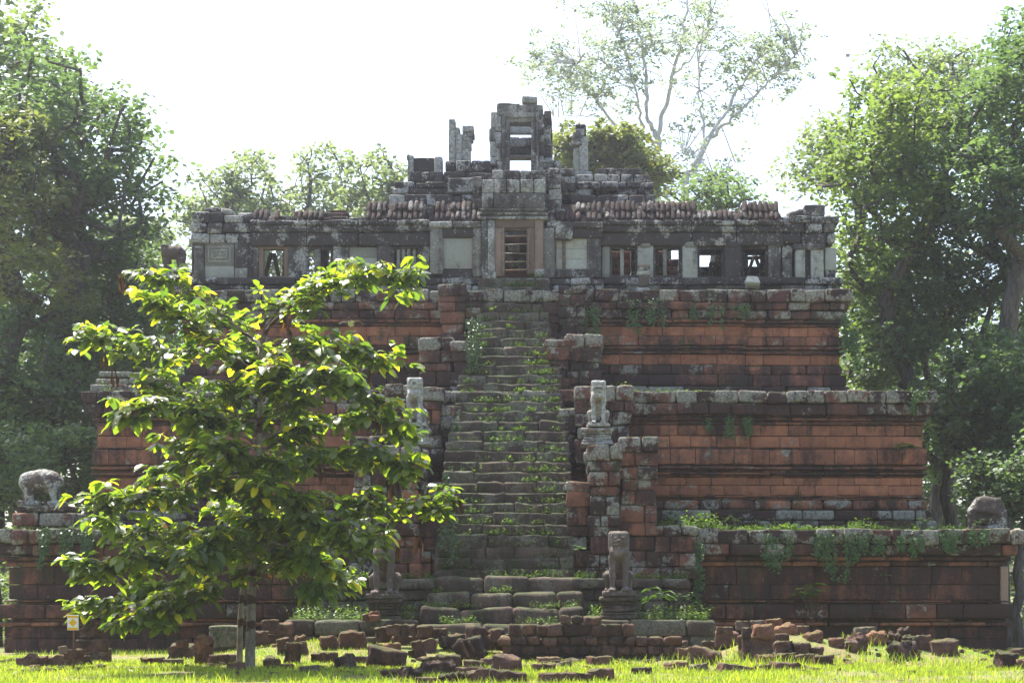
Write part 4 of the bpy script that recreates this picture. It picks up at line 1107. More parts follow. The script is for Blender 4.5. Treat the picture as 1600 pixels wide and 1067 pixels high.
def elephant(px, q1, q0, Y, label, kind, seed):
    x, z0, z1 = ux(px, Y), uz(q1, Y), uz(q0, Y); H = z1 - z0
    def f(p):
        if kind == 0:       # humped body without a head, on stump legs, facing left
            d = s_ell(p, (0.0, 0, .66), (.60, .40, .34))
            d = smin(d, s_ell(p, (-.36, 0, .60), (.27, .36, .31)), .08)
            for sy in (-.2, .2):
                d = smin(d, s_cap(p, (-.33, sy, .12), (-.36, sy, .55), .13, .17), .05)
                d = smin(d, s_cap(p, (.40, sy, .12), (.34, sy, .5), .075, .15), .06)
            d = smin(d, s_box(p, (-.32, 0, .03), (.30, .34, .07), .05), .03)
            d = smin(d, s_box(p, (.42, 0, .03), (.19, .32, .07), .05), .03)
            g = np.abs(s_ell(p, (-.02, 0, .70), (.62, .42, .30))) - .004
            d = np.where((p[:, 2] > .72), d, d)
        elif kind == 1:     # collapsed block with a dark cavity
            d = s_ell(p, (.06, 0, .56), (.50, .40, .42))
            d = smin(d, s_box(p, (.08, .0, .80), (.34, .30, .14), .10), .08)
            d = smin(d, s_cap(p, (-.36, -.1, .0), (-.30, -.05, .55), .12, .17), .06)
            d = smin(d, s_cap(p, (.42, -.12, .0), (.36, -.05, .5), .15, .20), .06)
            d = smin(d, s_box(p, (.05, 0, .06), (.46, .34, .12), .06), .04)
            d = smin(d, s_box(p, (.40, -.05, .28), (.14, .35, .28), .08), .06)
            d = np.maximum(d, -smin(s_ell(p, (-.16, -.42, .46), (.20, .25, .10)), s_ell(p, (.02, -.42, .44), (.16, .22, .08)), .05))
        else:               # small torso on two thick legs
            d = s_ell(p, (.05, 0, .70), (.42, .34, .26))
            d = smin(d, s_box(p, (-.28, 0, .74), (.15, .25, .24), .08), .06)
            d = smin(d, s_cap(p, (-.20, 0, .05), (-.26, 0, .6), .15, .17), .05)
            d = smin(d, s_cap(p, (.30, 0, .08), (.28, 0, .55), .13, .19), .05)
            d = smin(d, s_box(p, (0, 0, -.02), (.45, .35, .07), .03), .02)
        return d + vnoise(p * 5 + seed, 5) * .022 + vnoise(p * 14 + seed, 6) * .010
    V, Q = sdf_mesh(f, (-.85, -.6, -.12), (.85, .6, 1.12), .026)
    mb = MB(); mb.add(V * H + [x, Y, z0], Q, None, (.6 if kind != 1 else .1, .78 if kind == 0 else .5, .8 if kind == 0 else 1.3, .1))
    return tag(mb.build('elephant_statue', STAT, loc=(x, Y, z0)), label, 'statue')
elephant(66, 788, 733, .9, 'headless elephant statue with a humped back on the left terrace corner', 0, 2)
elephant(1538, 832, 774, .6, 'broken blocky statue with a dark cavity on the right terrace corner', 1, 4)
elephant(271, 424, 382, 7.3, 'small headless elephant statue left of the gallery', 2, 6)
mb = MB(); pb(mb, 1564, 1576, 884, 945, -.12, .3, r=.04, amp=.012, seg=(1, 1, 4), col=(.7, .0, .1, 1.1)); mb.build('corner_post', ORNG, TEMPLE)
# little shrine fragment standing in front of the right gallery
mb = MB(); Y = 6.1
for (a, b, q0, q1, c) in ((994, 1018, 448, 458, (.9, .3, .3)), (998, 1014, 430, 448, (.3, .6, .4)), (995, 1017, 423, 430, (1.0, .4, .3)), (998, 1013, 417, 423, (.8, .5, .2)), (996, 1016, 412, 418, (.4, .3, .7))):
    pb(mb, a, b, q0, q1, Y, .4, r=.05, amp=.02, col=(.5, *c), seg=(2, 1, 1))
tag(mb.build('carved_fragment', STAT), 'upright carved stone fragment on the ledge before the right gallery windows', 'stone fragment')
mb = MB(); mb.stone((ux(1176, 6.2), 6.2, uz(441, 6.2)), (.27, .2, .17), r=.05, rx=-.5, amp=.03, seg=(2, 2, 2), taper=.3, col=(.9, .2, .1, 1.1))
tag(mb.build('fallen_block', SAND), 'pale fallen block leaning below the crossed timber props', 'stone block')
# timber props inside the rightmost opening
for (a, q0, b, q1) in ((1166, 436, 1178, 400), (1180, 400, 1192, 434), (1160, 404, 1198, 402)):
    mb = MB(); Y = 8.0; mb.tube([(ux(a, Y), Y, uz(q0, Y)), (ux(b, Y), Y, uz(q1, Y))], .07, 6)
    tag(mb.build('timber_prop', BARK), {436: 'left slanting timber prop in the rightmost gallery opening', 400: 'right slanting timber prop in the rightmost gallery opening', 404: 'level timber beam resting on two props in the rightmost opening'}[q0], 'timber prop', 'timber props in the gallery')
for (a, q0, b, q1, lab) in ((414, 434, 424, 396, 'leaning timber in the first left gallery window'), (436, 434, 428, 396, 'second leaning timber in the first left gallery window'), (506, 434, 511, 400, 'dark timber post behind the balusters of the second left window')):
    mb = MB(); Y = 8.2; mb.tube([(ux(a, Y), Y, uz(q0, Y)), (ux(b, Y), Y, uz(q1, Y))], .08, 6); tag(mb.build('timber_prop', BARK), lab, 'timber prop', 'timber props in the gallery')
# corner stack on the left end of the middle terrace, and loose stones along the right end
mb = MB(); Y = 3.3
for (a, b, q0, q1) in ((140, 262, 600, 612), (147, 250, 590, 600), (152, 240, 580, 590)):
    fill(mb, a, b, q0, q1, Y, 1.6, 1, sty(L=(.6, 1.2), r=.05, G=1.0, B=.5, A=0, amp=.03, j=.05))
    Y += .15
tag(mb.build('corner_pedestal', LAT), 'stepped grey stone pedestal on the left corner of the middle terrace', 'pedestal')
mb = MB(); Y = .2
for (a, b, q0, q1) in ((18, 112, 800, 822), (26, 104, 788, 800)):
    fill(mb, a, b, q0, q1, Y, 1.7, 1, sty(L=(.6, 1.2), r=.06, G=.7, B=.5, A=0, amp=.03, j=.05)); Y += .12
tag(mb.build('corner_pedestal', LAT), 'ivy covered pedestal under the left elephant statue', 'pedestal')
mb = MB(); Y = 6.9
fill(mb, 240, 300, 424, 458, Y, 1.2, 2, gst, rag=4)
tag(mb.build('corner_pedestal', SAND), 'dark pedestal under the small elephant left of the gallery', 'pedestal')
# ------------------------------------------------------------------ loose laterite blocks on the grass
# px centre, py bottom, width px, height px, kind (d dark, r reddish, o orange, p pinkish, g grey, m mossy), tilt, stacked-on depth or None, label
RK = [
 (422, 988, 25, 19, 'd', 0, -5.8, 'dark block on the ground end of the left kerb, left one of the pair'),
 (444, 991, 21, 16, 'd', .05, -5.8, 'smaller dark block beside another on the left kerb end'),
 (405, 1004, 24, 16, 'd', 0, None, 'dark block half hidden just right of the sapling trunk'),
 (432, 1003, 40, 10, 'm', 0, -5.7, 'mossy slab under the pair of dark blocks at the left kerb'),
 (442, 1022, 20, 24, 'd', .15, None, 'upright dark block at the back of the three leaning near the sapling'),
 (456, 1036, 25, 30, 'd', -.12, None, 'tallest dark upright block right of the sapling trunk'),
 (470, 1023, 18, 18, 'd', .25, None, 'rightmost of the three leaning blocks near the sapling'),
 (469, 1006, 16, 12, 'r', .1, None, 'small red block behind the three leaning blocks'),
 (423, 1045, 25, 14, 'r', .05, None, 'rough reddish stone in the grass right of the sapling base'),
 (447, 1046, 16, 8, 'd', 0, None, 'low dark stone beside the rough reddish one near the sapling'),
 (505, 1035, 34, 14, 'd', .03, None, 'single flat block in open grass between the sapling and the mossy boulder'),
 (512, 1015, 24, 20, 'r', .1, None, 'crumbling red stone left of the big spongy block'),
 (548, 1013, 42, 24, 'r', -.03, None, 'big spongy reddish block in front of the left kerb'),
 (538, 1046, 30, 20, 'm', .2, None, 'green mossy boulder in the front grass'),
 (560, 1036, 28, 9, 'd', 0, None, 'thin flat stone right of the mossy boulder'),
 (603, 1043, 60, 27, 'd', -.2, None, 'large dark slab tilted with its right end high'),
 (596, 1002, 21, 22, 'd', .12, None, 'leaning block at the left end of the broken block row'),
 (616, 992, 21, 15, 'd', 0, -6.6, 'first upper block of the broken row right of the leaning one'),
 (638, 992, 21, 15, 'd', 0, -6.6, 'second upper block of the broken row, square edged'),
 (663, 994, 24, 15, 'd', .03, -6.6, 'third upper block of the broken row, slightly sunk'),
 (687, 994, 22, 11, 'r', .08, None, 'reddish worn block at the right end of the broken row'),
 (640, 1008, 56, 14, 'd', 0, None, 'long dark course under the broken block row'),
 (576, 1006, 22, 9, 'g', 0, None, 'grey stone between the big spongy block and the broken row'),
 (612, 1020, 24, 14, 'o', .1, None, 'pale orange rough stone in the grass under the broken row'),
 (653, 1029, 16, 28, 'd', .3, None, 'slender block leaning right beside the pale orange stone'),
 (669, 1020, 20, 20, 'd', .1, None, 'rough block behind the slender leaning one'),
 (644, 1027, 12, 10, 'm', .2, None, 'small mossy stone at the foot of the slender leaning block'),
 (734, 1032, 43, 34, 'G', .45, None, 'tumbled square block with two carved grooves'),
 (742, 1008, 36, 28, 'd', -.15, None, 'large square block right behind the grooved one'),
 (704, 1008, 34, 15, 'm', .05, None, 'weedy block left of the grooved one'),
 (670, 1041, 20, 13, 'd', .1, None, 'small dark block left of the front block heap'),
 (700, 1045, 36, 20, 'd', .04, None, 'broad block at the back of the front heap under the grooved one'),
 (740, 1045, 32, 12, 'd', -.05, None, 'low block at the back of the front heap below the grooved block'),
 (768, 1043, 34, 14, 'd', .08, None, 'thin tilted slab right below the grooved block'),
 (790, 1052, 44, 26, 'd', -.18, None, 'angular slab at the right edge of the front heap'),
 (684, 1056, 48, 20, 'j', .1, None, 'jagged rock in the middle of the front heap'),
 (611, 1062, 30, 14, 'd', .05, None, 'leftmost low block of the front heap'),
 (642, 1064, 30, 18, 'j', -.1, None, 'rough rock in the front heap left of the jagged one'),
 (633, 1052, 16, 9, 'd', 0, None, 'small stone behind the left end of the front heap'),
 (729, 1056, 56, 12, 'd', .03, None, 'long narrow slab in the front heap'),
 (748, 1068, 32, 20, 'd', .2, None, 'bottom edge rock of the front heap right of centre'),
 (790, 1066, 60, 16, 'd', -.1, None, 'wide flat slab at the lower right of the front heap'),
 (666, 1069, 34, 9, 'p', 0, None, 'smooth pinkish stone at the very bottom of the front heap'),
 (705, 1068, 34, 14, 'j', .1, None, 'rough stone on the bottom edge below the jagged rock'),
 (482, 1052, 30, 10, 'g', .1, None, 'grey weathered stones sunk in the front grass'),
 (776, 1002, 26, 18, 'r', 0, None, 'reddish block just left of the low ruined wall'),
 (800, 1003, 22, 12, 'm', .1, None, 'mossy stone at the left foot of the low ruined wall'),
 (857, 1036, 34, 8, 'p', 0, None, 'flat pinkish slab alone in grass before the low wall'),
 (849, 1049, 36, 10, 'r', .03, None, 'flat reddish stone in front of the flat pinkish slab'),
 (884, 1043, 16, 8, 'g', .1, None, 'small grey stone in open grass right of the pinkish slab'),
 (938, 1039, 37, 12, 'r', 0, None, 'reddish flat topped block alone in the open grass'),
 (940, 1064, 40, 17, 'd', .12, None, 'dark weedy rock near the bottom edge of the open grass'),
 (872, 1067, 56, 14, 'p', .02, None, 'broad flat slab at the bottom edge left of the dark weedy rock'),
 (909, 1066, 24, 13, 'd', -.1, None, 'dark lump against the broad flat slab at the bottom edge'),
 (1003, 1053, 30, 9, 'm', 0, None, 'small stone overgrown by grass in the open lawn'),
 (988, 1029, 30, 5, 'g', 0, None, 'sunken paving stone in front of the low ruined wall'),
 (1030, 1031, 18, 5, 'g', 0, None, 'smaller sunken paving stone near the low wall end'),
 (1062, 1016, 26, 13, 'r', .08, None, 'reddish block right of the low wall end'),
 (1078, 1030, 36, 17, 'd', .1, None, 'dark sloping block behind the pink topped boulder'),
 (1101, 1039, 46, 24, 'p', -.2, None, 'large boulder with a smooth pink top'),
 (1110, 1015, 25, 12, 'd', 0, None, 'dark block between the pink topped boulder and the capped block'),
 (1138, 1012, 34, 24, 'd', 0, None, 'square dark block that carries a flat cap'),
 (1133, 989, 25, 8, 'd', 0, -9.0, 'flat cap stone on the square dark block'),
 (1057, 1046, 32, 10, 'r', .05, None, 'flat rubble stone in the lawn left of the grey one'),
 (1092, 1050, 28, 11, 'g', .15, None, 'grey stone in the grass in front of the pink topped boulder'),
 (1148, 1053, 50, 13, 'd', -.15, None, 'long low weedy stone in the grass left of the right heap'),
 (1161, 981, 20, 10, 'g', 0, None, 'grey block at the back left of the right heap'),
 (1184, 980, 20, 10, 'g', 0, None, 'second grey block at the back of the right heap'),
 (1210, 982, 24, 14, 'o', .1, None, 'bright orange stone at the top of the right heap'),
 (1228, 992, 28, 14, 'o', .3, None, 'orange slab leaning down the back of the right heap'),
 (1194, 996, 30, 18, 'o', .05, -9.4, 'orange brown stone on top of the biggest block'),
 (1186, 1030, 54, 37, 'd', 0, None, 'biggest dark block of the right heap'),
 (1163, 1022, 18, 28, 'd', .05, None, 'upright dark block left against the biggest one'),
 (1166, 994, 14, 12, 'd', 0, -9.4, 'small stone on top of the upright dark block'),
 (1225, 1022, 29, 17, 'r', 0, -10.3, 'reddish upper block on the squared pile of the right heap'),
 (1253, 1024, 27, 18, 'd', 0, -10.3, 'dark cube in the middle of the squared pile'),
 (1277, 1027, 19, 14, 'd', 0, -10.3, 'small cube at the right of the squared pile'),
 (1228, 1035, 34, 13, 'd', 0, -10.5, 'grey faced lower block of the squared pile'),
 (1259, 1038, 30, 14, 'd', 0, None, 'lower middle block of the squared pile'),
 (1288, 1042, 26, 17, 'd', 0, None, 'bottom right corner block of the squared pile'),
 (1197, 1038, 27, 13, 'o', 0, None, 'small orange brick shaped block before the biggest one'),
 (1195, 1050, 28, 10, 'd', .05, None, 'front left stone of the right heap below the orange brick'),
 (1229, 1049, 42, 12, 'd', -.06, None, 'front stone slab below the squared pile'),
 (1222, 1006, 24, 14, 'd', .1, None, 'dark stone under the leaning orange slab'),
 (1256, 989, 20, 10, 'd', 0, None, 'dark stone behind the right heap against the wall'),
 (1272, 1002, 26, 13, 'o', .2, None, 'orange rubble lump between the two right heaps'),
 (1309, 1012, 24, 14, 'r', .1, None, 'rounded red stone between the two right heaps'),
 (1340, 1020, 30, 28, 'P', .1, None, 'rounded pinkish boulder at the left of the far right heap'),
 (1354, 992, 34, 11, 'g', .05, None, 'grey slab at the top of the far right heap'),
 (1373, 1008, 32, 18, 'O', .1, None, 'crumbly orange rubble in the far right heap'),
 (1399, 1008, 22, 18, 'j', 0, None, 'dark jagged stone in the middle of the far right heap'),
 (1416, 996, 20, 14, 'j', .2, None, 'topmost jagged stone of the far right heap'),
 (1424, 1014, 22, 20, 'j', .1, None, 'dark pitted stone right under the topmost jagged one'),
 (1446, 1016, 24, 22, 'd', .1, None, 'round topped block left of the long brown block'),
 (1412, 1032, 48, 26, 'j', .05, None, 'weedy dark mass at the foot of the far right heap'),
 (1478, 1025, 44, 23, 'd', .03, None, 'long brown squared block at the right end of the far right heap'),
 (1577, 1045, 32, 25, 'd', -.04, None, 'dark cube near the right edge of the lawn'),
 (1593, 1026, 22, 12, 'd', .1, None, 'low stone behind the cube at the right edge'),
 (1600, 1046, 16, 15, 'r', .1, None, 'reddish stone cut by the right picture edge'),
 (139, 1000, 29, 22, 'J', .1, -12.0, 'rough brown rock crowning the left stack of slabs'),
 (140, 1016, 47, 15, 'd', .02, -12.2, 'middle slab of the left stack beside the sign'),
 (142, 1033, 52, 18, 'm', 0, None, 'mossy bottom slab of the left stack beside the sign'),
 (111, 1027, 25, 10, 'r', .08, -13.2, 'thin red stone lying by the sign post'),
 (95, 1042, 42, 17, 'd', .1, None, 'broad rock below the sign post'),
 (127, 1038, 22, 11, 'd', .2, None, 'small sloping rock between the sign and the left stack'),
 (97, 1019, 13, 8, 'w', .2, -13.2, 'small pale bluish stone on the rocks by the sign'),
 (48, 1031, 12, 9, 'p', .1, -13.4, 'pale round stone on the leftmost rock pair'),
 (40, 1043, 26, 17, 'd', .2, None, 'leftmost sloping rock in the grass'),
 (61, 1042, 22, 15, 'd', .1, None, 'dark rock right beside the leftmost sloping one'),
 (283, 1010, 17, 8, 'o', .1, -12.6, 'small orange stone on the mossy block left of the twin trunks'),
 (285, 1030, 42, 21, 'm', 0, None, 'mossy block left of the upright stone near the twin trunks'),
 (315, 1018, 25, 22, 'O', .2, -12.8, 'orange brown rock on top of the upright stone'),
 (318, 1038, 26, 24, 'd', .02, None, 'upright dark stone under the orange brown rock'),
 (346, 1039, 36, 15, 'd', .05, None, 'dark low block just left of the thin trunk'),
 (236, 1038, 32, 9, 'p', .05, None, 'flat stone in the grass under the low leaves'),
 (268, 1039, 30, 8, 'g', .0, None, 'flat grey stone before the mossy block'),
 (368, 1049, 24, 12, 'r', .1, None, 'small reddish stone between the two sapling trunks'),
 (585, 966, 14, 9, 'o', .1, -5.2, 'round tan stone, the left of three at the lower left pedestal'),
 (573, 968, 13, 7, 'r', 0, -5.3, 'low reddish stone beside the tan one at the lower left pedestal'),
 (585, 969, 15, 7, 'o', .1, -5.35, 'flat orange stone in front of the lower left pedestal'),
]
KC = dict(d=(.2, .42, .16), r=(.25, .35, .28), o=(.15, .1, .62), p=(.5, .25, .25), g=(.95, .3, .1), m=(.5, .5, .1), j=(.15, .55, .1), w=(1.2, -.3, .6), G=(.1, .9, -.1), P=(.6, .25, .25), O=(.1, .2, .6), J=(.3, .35, .3))
for i, (px, py, w, h, k, tl, on, lab) in enumerate(RK):
    if on is None: X, Y, Z = gpt(px, py)
    else: X, Y, Z = ux(px, on), on, uz(py, on)
    s = sc(Y); hw, hh = w * s / 2, h * s / 2
    dd = hw * rng.uniform(.75, 1.0) if w < 45 else hw * .6
    mb = MB()
    rough = {'j': .55, 'J': .5, 'O': .5, 'P': .6, 'r': .3, 'o': .35}.get(k, .2)
    c = (rng.random(), *KC[k])
    mn = min(hw, hh, dd)
    sink = 0 if on is not None else .01
    mb.stone((0, dd, hh - sink), (hw, dd, hh + .03), r=mn * (.8 if k == 'P' else .08 + rough * .8), amp=mn * (.17 + rough * .6), freq=.9 / max(mn, .05) * (1.5 if rough > .4 else 1), rz=rng.uniform(-.35, .35) * (0 if on is not None and abs(tl) < .01 else 1), ry=-tl, seg=(8, 7, 6), col=c)
    if k == 'G':
        for u in (-.35, .25):
            mb.stone((hw * u, dd * .0 + .02, hh), (hw * .10, .05, hh * .92), r=.03, amp=.01, ry=-tl, seg=(1, 1, 4), col=(.5, .2, .4, .1))
    nm = 'stone_block' if k in 'drpgmGw' else 'rock'
    o = mb.build(nm, ROCK)
    o.location = (X, Y, Z)
    tag(o, lab, 'stone block' if nm == 'stone_block' else 'rock', 'loose stones scattered on the lawn')

# low ruined wall in front of the stairs
mb = MB(); Y = -7.4
lw = sty(L=(.30, .46), r=.06, G=.2, B=.5, A=.2, j=.04, amp=.045, freq=4, seg=(3, 2, 2), gs=.3)
for (p0, p1, q0, q1) in ((786, 1070, 1008, 1024), (776, 1066, 994, 1009), (790, 990, 975, 994), (872, 940, 962, 976)):
    x0, x1, z0, z1 = ux(p0, Y), ux(p1, Y), uz(q1, Y), uz(q0, Y)
    row(mb, 0, x0 + rng.uniform(0, .1), x1, Y + rng.uniform(-.05, .05), -1, z0, z1, .45, lw)
core(mb, ux(790, Y), ux(1066, Y), Y + .1, Y + .5, -.2, uz(1000, Y))
tag(mb.build('low_wall', ROCK), 'low ruined wall of small dark laterite blocks in front of the stairs', 'wall')
mb = MB(); Y = -6.3
row(mb, 0, ux(690, Y), ux(790, Y), Y, -1, .25, uz(990, Y), .5, lw)
tag(mb.build('low_wall', ROCK), 'sunken row of blocks left of the low ruined wall', 'wall')
# two-course stub behind the twin trunks
mb = MB(); Y = -5.5
for (p0, p1, q0, q1) in ((327, 369, 984, 1012), (326, 368, 977, 985)):
    pb(mb, p0, p1, q0, q1, Y, .8, r=.05, amp=.03, seg=(3, 2, 2), col=(.5, .95, .2, .1))
tag(mb.build('stone_block', STEP), 'pale green lichened two course block behind the twin trunks', 'stone block')

# ------------------------------------------------------------------ sign on its post
def flat_mat(name, c, rough=.6):
    t_ = NT(name); pos_ = t_.n('TexCoord').outputs['Object']
    return t_.finish(t_.mix(t_.noise(pos_, 8, 4, .6), tuple(x * .8 for x in c), c), rough, None)
WHITE, AMBER, WOOD = flat_mat('sign_white', (.78, .78, .74)), flat_mat('sign_amber', (.80, .42, .02)), flat_mat('post_brown', (.16, .07, .04))
Y = -13.0; X0 = ux(114, Y); zt_s, zb_s = uz(960.5, Y), uz(984, Y)
sg_ = empty('sign', (X0, Y, float(gz(X0, Y)[0]))); tag(sg_, 'small white sign with an amber diamond on a thin brown post', 'sign')
def sbox(name, mat, x0, x1, y0, y1, z0, z1):
    mb = MB(); mb.box(x0 - X0, x1 - X0, y0 - Y, y1 - Y, z0 - sg_.location.z, z1 - sg_.location.z, r=.003, amp=0); return mb.build(name, mat, sg_, smooth=False)
hw = 8.7 * sc(Y); H = zt_s - zb_s
bd_ = sbox('board', WHITE, X0 - hw, X0 + hw, Y - .01, Y + .01, zb_s, zt_s)
for a, b in ((.02, .17), (.82, .97)):
    o = sbox('stripe', AMBER, X0 - hw * .92, X0 + hw * .92, Y - .014, Y - .008, zb_s + H * a, zb_s + H * b); o.parent = bd_
mb = MB(); r_ = H * .27; zc = zb_s + H * .5 - sg_.location.z
mb.add([(-r_, -.016, zc), (0, -.016, zc - r_), (r_, -.016, zc), (0, -.016, zc + r_), (-r_, -.008, zc), (0, -.008, zc - r_), (r_, -.008, zc), (0, -.008, zc + r_)], [[0, 1, 2, 3], [7, 6, 5, 4], [0, 4, 5, 1], [1, 5, 6, 2], [2, 6, 7, 3], [3, 7, 4, 0]])
o = mb.build('emblem', AMBER, bd_, smooth=False)
sbox('post', WOOD, X0 - .02 + .01, X0 + .02 + .01, Y + .012, Y + .05, sg_.location.z - .1, zt_s - .06)

# thin stick in front of the low wall
mb = MB(); X, Y, Z = gpt(849, 1021); mb.tube([(X, Y, Z - .02), (X, Y, Z + .42)], .012, 5)
tag(mb.build('stick', WOOD), 'thin upright stick in the grass at the low ruined wall', 'stick')

# ------------------------------------------------------------------ the leafy sapling in front
def leaf_blade(mb, c, u, L, wd, r, col, fold=.25, droop=.35):
    """one broad leaf: obovate outline, folded along the midrib and curving down"""
    u = u / np.linalg.norm(u)
    up = np.array([r.gauss(0, .35), r.gauss(0, .35), 1.0])
    w = np.cross(u, up); w /= np.linalg.norm(w) + 1e-9
    n = np.cross(w, u)
    P = []
    T_ = (0.0, .16, .38, .60, .80, .93, 1.0); Wd = (.02, .24, .72, 1.0, .92, .5, .04)
    wav = r.uniform(.0, .10)
    for k, (t_, q_) in enumerate(zip(T_, Wd)):
        ctr = c + u * L * t_ + np.array([0, 0, -1.0]) * L * droop * t_ * t_
        hw_ = L * wd * q_
        e = (wav if k % 2 else -wav) * L * .4
        P += [ctr - w * hw_ + n * (hw_ * fold + e), ctr, ctr + w * hw_ + n * (hw_ * fold - e)]
    b = np.arange(6)[:, None] * 3
    Q = np.vstack([b + np.array([[0, 1, 4, 3]]), b + np.array([[1, 2, 5, 4]])])
    mb.add(P, Q, None, col)
def spline(pts, n=14):
    pts = np.array(pts, float); m = len(pts)
    out = []
    for i in range(m - 1):
        p0 = pts[max(0, i - 1)]; p1 = pts[i]; p2 = pts[i + 1]; p3 = pts[min(m - 1, i + 2)]
        for k in range(n):
            t_ = k / n
            out.append(.5 * ((2 * p1) + (-p0 + p2) * t_ + (2 * p0 - 5 * p1 + 4 * p2 - p3) * t_ ** 2 + (-p0 + 3 * p1 - 3 * p2 + p3) * t_ ** 3))
    out.append(pts[-1])
    return np.array(out)
SX, SY, SZ = gpt(390, 1047)
def sp(px, py, dy=0.0): return (ux(px, SY + dy), SY + dy, uz(py, SY + dy))
sap = empty('sapling', (SX, SY, SZ)); tag(sap, 'young tree with large glossy backlit leaves standing on the lawn before the temple', 'tree')
O_ = np.array([SX, SY, SZ])
tr = MB()
trunk = spline([sp(390, 1049), sp(391, 1000), sp(394, 900, .05), sp(399, 800, .1), sp(404, 700), sp(408, 610, .05), sp(408, 535, .1)])
tr.tube(trunk - O_, np.linspace(.135, .045, len(trunk)), 9)
# the branches, as seen: (points), number of leaves
BR = [
 ([(408, 540, 0), (370, 510, .2), (330, 478, .3), (290, 450, .1), (245, 428, -.1), (212, 420, -.2)], 62),
 ([(408, 535, 0), (430, 500, -.4), (470, 470, -.8), (520, 445, -1.0), (575, 430, -1.1), (630, 430, -1.2), (668, 432, -1.3)], 105),
 ([(408, 535, 0), (420, 500, .6), (450, 468, .9), (490, 445, 1.2), (540, 432, 1.3), (590, 440, 1.2)], 70),
 ([(404, 600, 0), (360, 570, .6), (300, 550, 1.1), (240, 545, 1.3), (180, 540, 1.3), (140, 522, 1.2), (115, 508, 1.1)], 92),
 ([(406, 590, 0), (370, 560, -.7), (330, 530, -1.2), (290, 500, -1.5), (250, 470, -1.5), (222, 455, -1.4)], 72),
 ([(406, 570, 0), (450, 550, .7), (500, 535, 1.2), (560, 540, 1.6), (600, 560, 1.8), (628, 550, 1.9)], 82),
 ([(404, 620, 0), (440, 600, -.9), (490, 590, -1.6), (540, 590, -2.0), (590, 620, -2.2), (640, 632, -2.3)], 92),
 ([(402, 680, 0), (350, 655, -.8), (300, 635, -1.4), (250, 625, -1.7), (200, 640, -1.8), (168, 672, -1.8)], 78),
 ([(402, 660, 0), (350, 640, .9), (290, 620, 1.4), (240, 600, 1.5), (205, 600, 1.5)], 62),
 ([(402, 690, 0), (450, 670, .8), (510, 655, 1.4), (570, 650, 1.8), (620, 660, 1.9), (660, 690, 2.0)], 92),
 ([(400, 720, 0), (460, 715, -1.0), (520, 705, -1.6), (580, 705, -2.0), (630, 730, -2.2), (668, 710, -2.2)], 96),
 ([(399, 760, 0), (450, 770, .6), (520, 780, 1.1), (590, 788, 1.4), (650, 792, 1.5), (690, 788, 1.5), (716, 772, 1.5)], 92),
 ([(399, 780, 0), (450, 800, -.9), (510, 815, -1.5), (570, 830, -1.9), (620, 838, -2.1)], 78),
 ([(400, 740, 0), (340, 740, -.9), (280, 760, -1.5), (220, 775, -1.9), (170, 785, -2.0), (125, 782, -2.0)], 108),
 ([(400, 700, 0), (350, 700, 1.0), (290, 720, 1.6), (240, 745, 1.8), (190, 770, 1.8)], 78),
 ([(397, 830, 0), (340, 830, 1.0), (280, 835, 1.6), (220, 830, 1.9), (170, 820, 1.9), (140, 812, 1.9)], 84),
 ([(397, 850, 0), (330, 860, -1.0), (260, 870, -1.8), (190, 880, -2.2), (140, 880, -2.3), (110, 882, -2.3)], 110),
 ([(396, 880, 0), (330, 900, .8), (260, 915, 1.3), (200, 935, 1.5), (150, 945, 1.5), (112, 948, 1.5)], 104),
 ([(395, 890, 0), (340, 915, -.9), (280, 940, -1.5), (230, 965, -1.8), (190, 985, -1.9)], 86),
 ([(397, 860, 0), (440, 870, .9), (490, 880, 1.3), (530, 895, 1.5), (562, 905, 1.5)], 56),
 ([(396, 840, 0), (440, 850, -.9), (480, 865, -1.4), (500, 900, -1.6), (470, 945, -1.6)], 50),
 ([(399, 790, 0), (395, 770, -1.2), (400, 760, -1.9), (430, 740, -2.3)], 64),
 ([(400, 740, 0), (380, 720, -1.2), (350, 700, -2.0), (330, 690, -2.4)], 60),
 ([(398, 810, 0), (430, 810, 1.3), (470, 830, 2.0), (500, 850, 2.3)], 52),
 ([(396, 860, 0), (360, 850, -1.4), (320, 860, -2.2), (300, 880, -2.5)], 60),
 ([(408, 560, 0), (400, 540, 1.0), (390, 520, 1.4), (370, 490, 1.6)], 34),
 ([(406, 620, 0), (410, 600, -1.2), (420, 580, -1.8), (440, 560, -2.1)], 42),
]
lf = MB(); R3 = random.Random(5)
for k_ in range(20):
    f_ = (k_ + R3.random()) / 20; yy = 560 + 360 * f_
    wL = np.interp(yy, [540, 700, 850, 930], [110, 190, 230, 190]); wR = np.interp(yy, [540, 700, 850, 930], [130, 190, 190, 90])
    az_ = k_ * 2.4 + R3.uniform(-.4, .4); ll = R3.uniform(.25, .9); cx_ = math.cos(az_) * (wR if math.cos(az_) > 0 else wL) * ll; dy_ = math.sin(az_) * 2.6 * ll
    x0_ = 400 + (8 if yy < 650 else 0)
    BR.append(([(x0_, yy, 0), (x0_ + cx_ * .5, yy - 22, dy_ * .5), (x0_ + cx_ * .8, yy - 30, dy_ * .85), (x0_ + cx_, yy - 26 + R3.uniform(-14, 14), dy_)], 34))
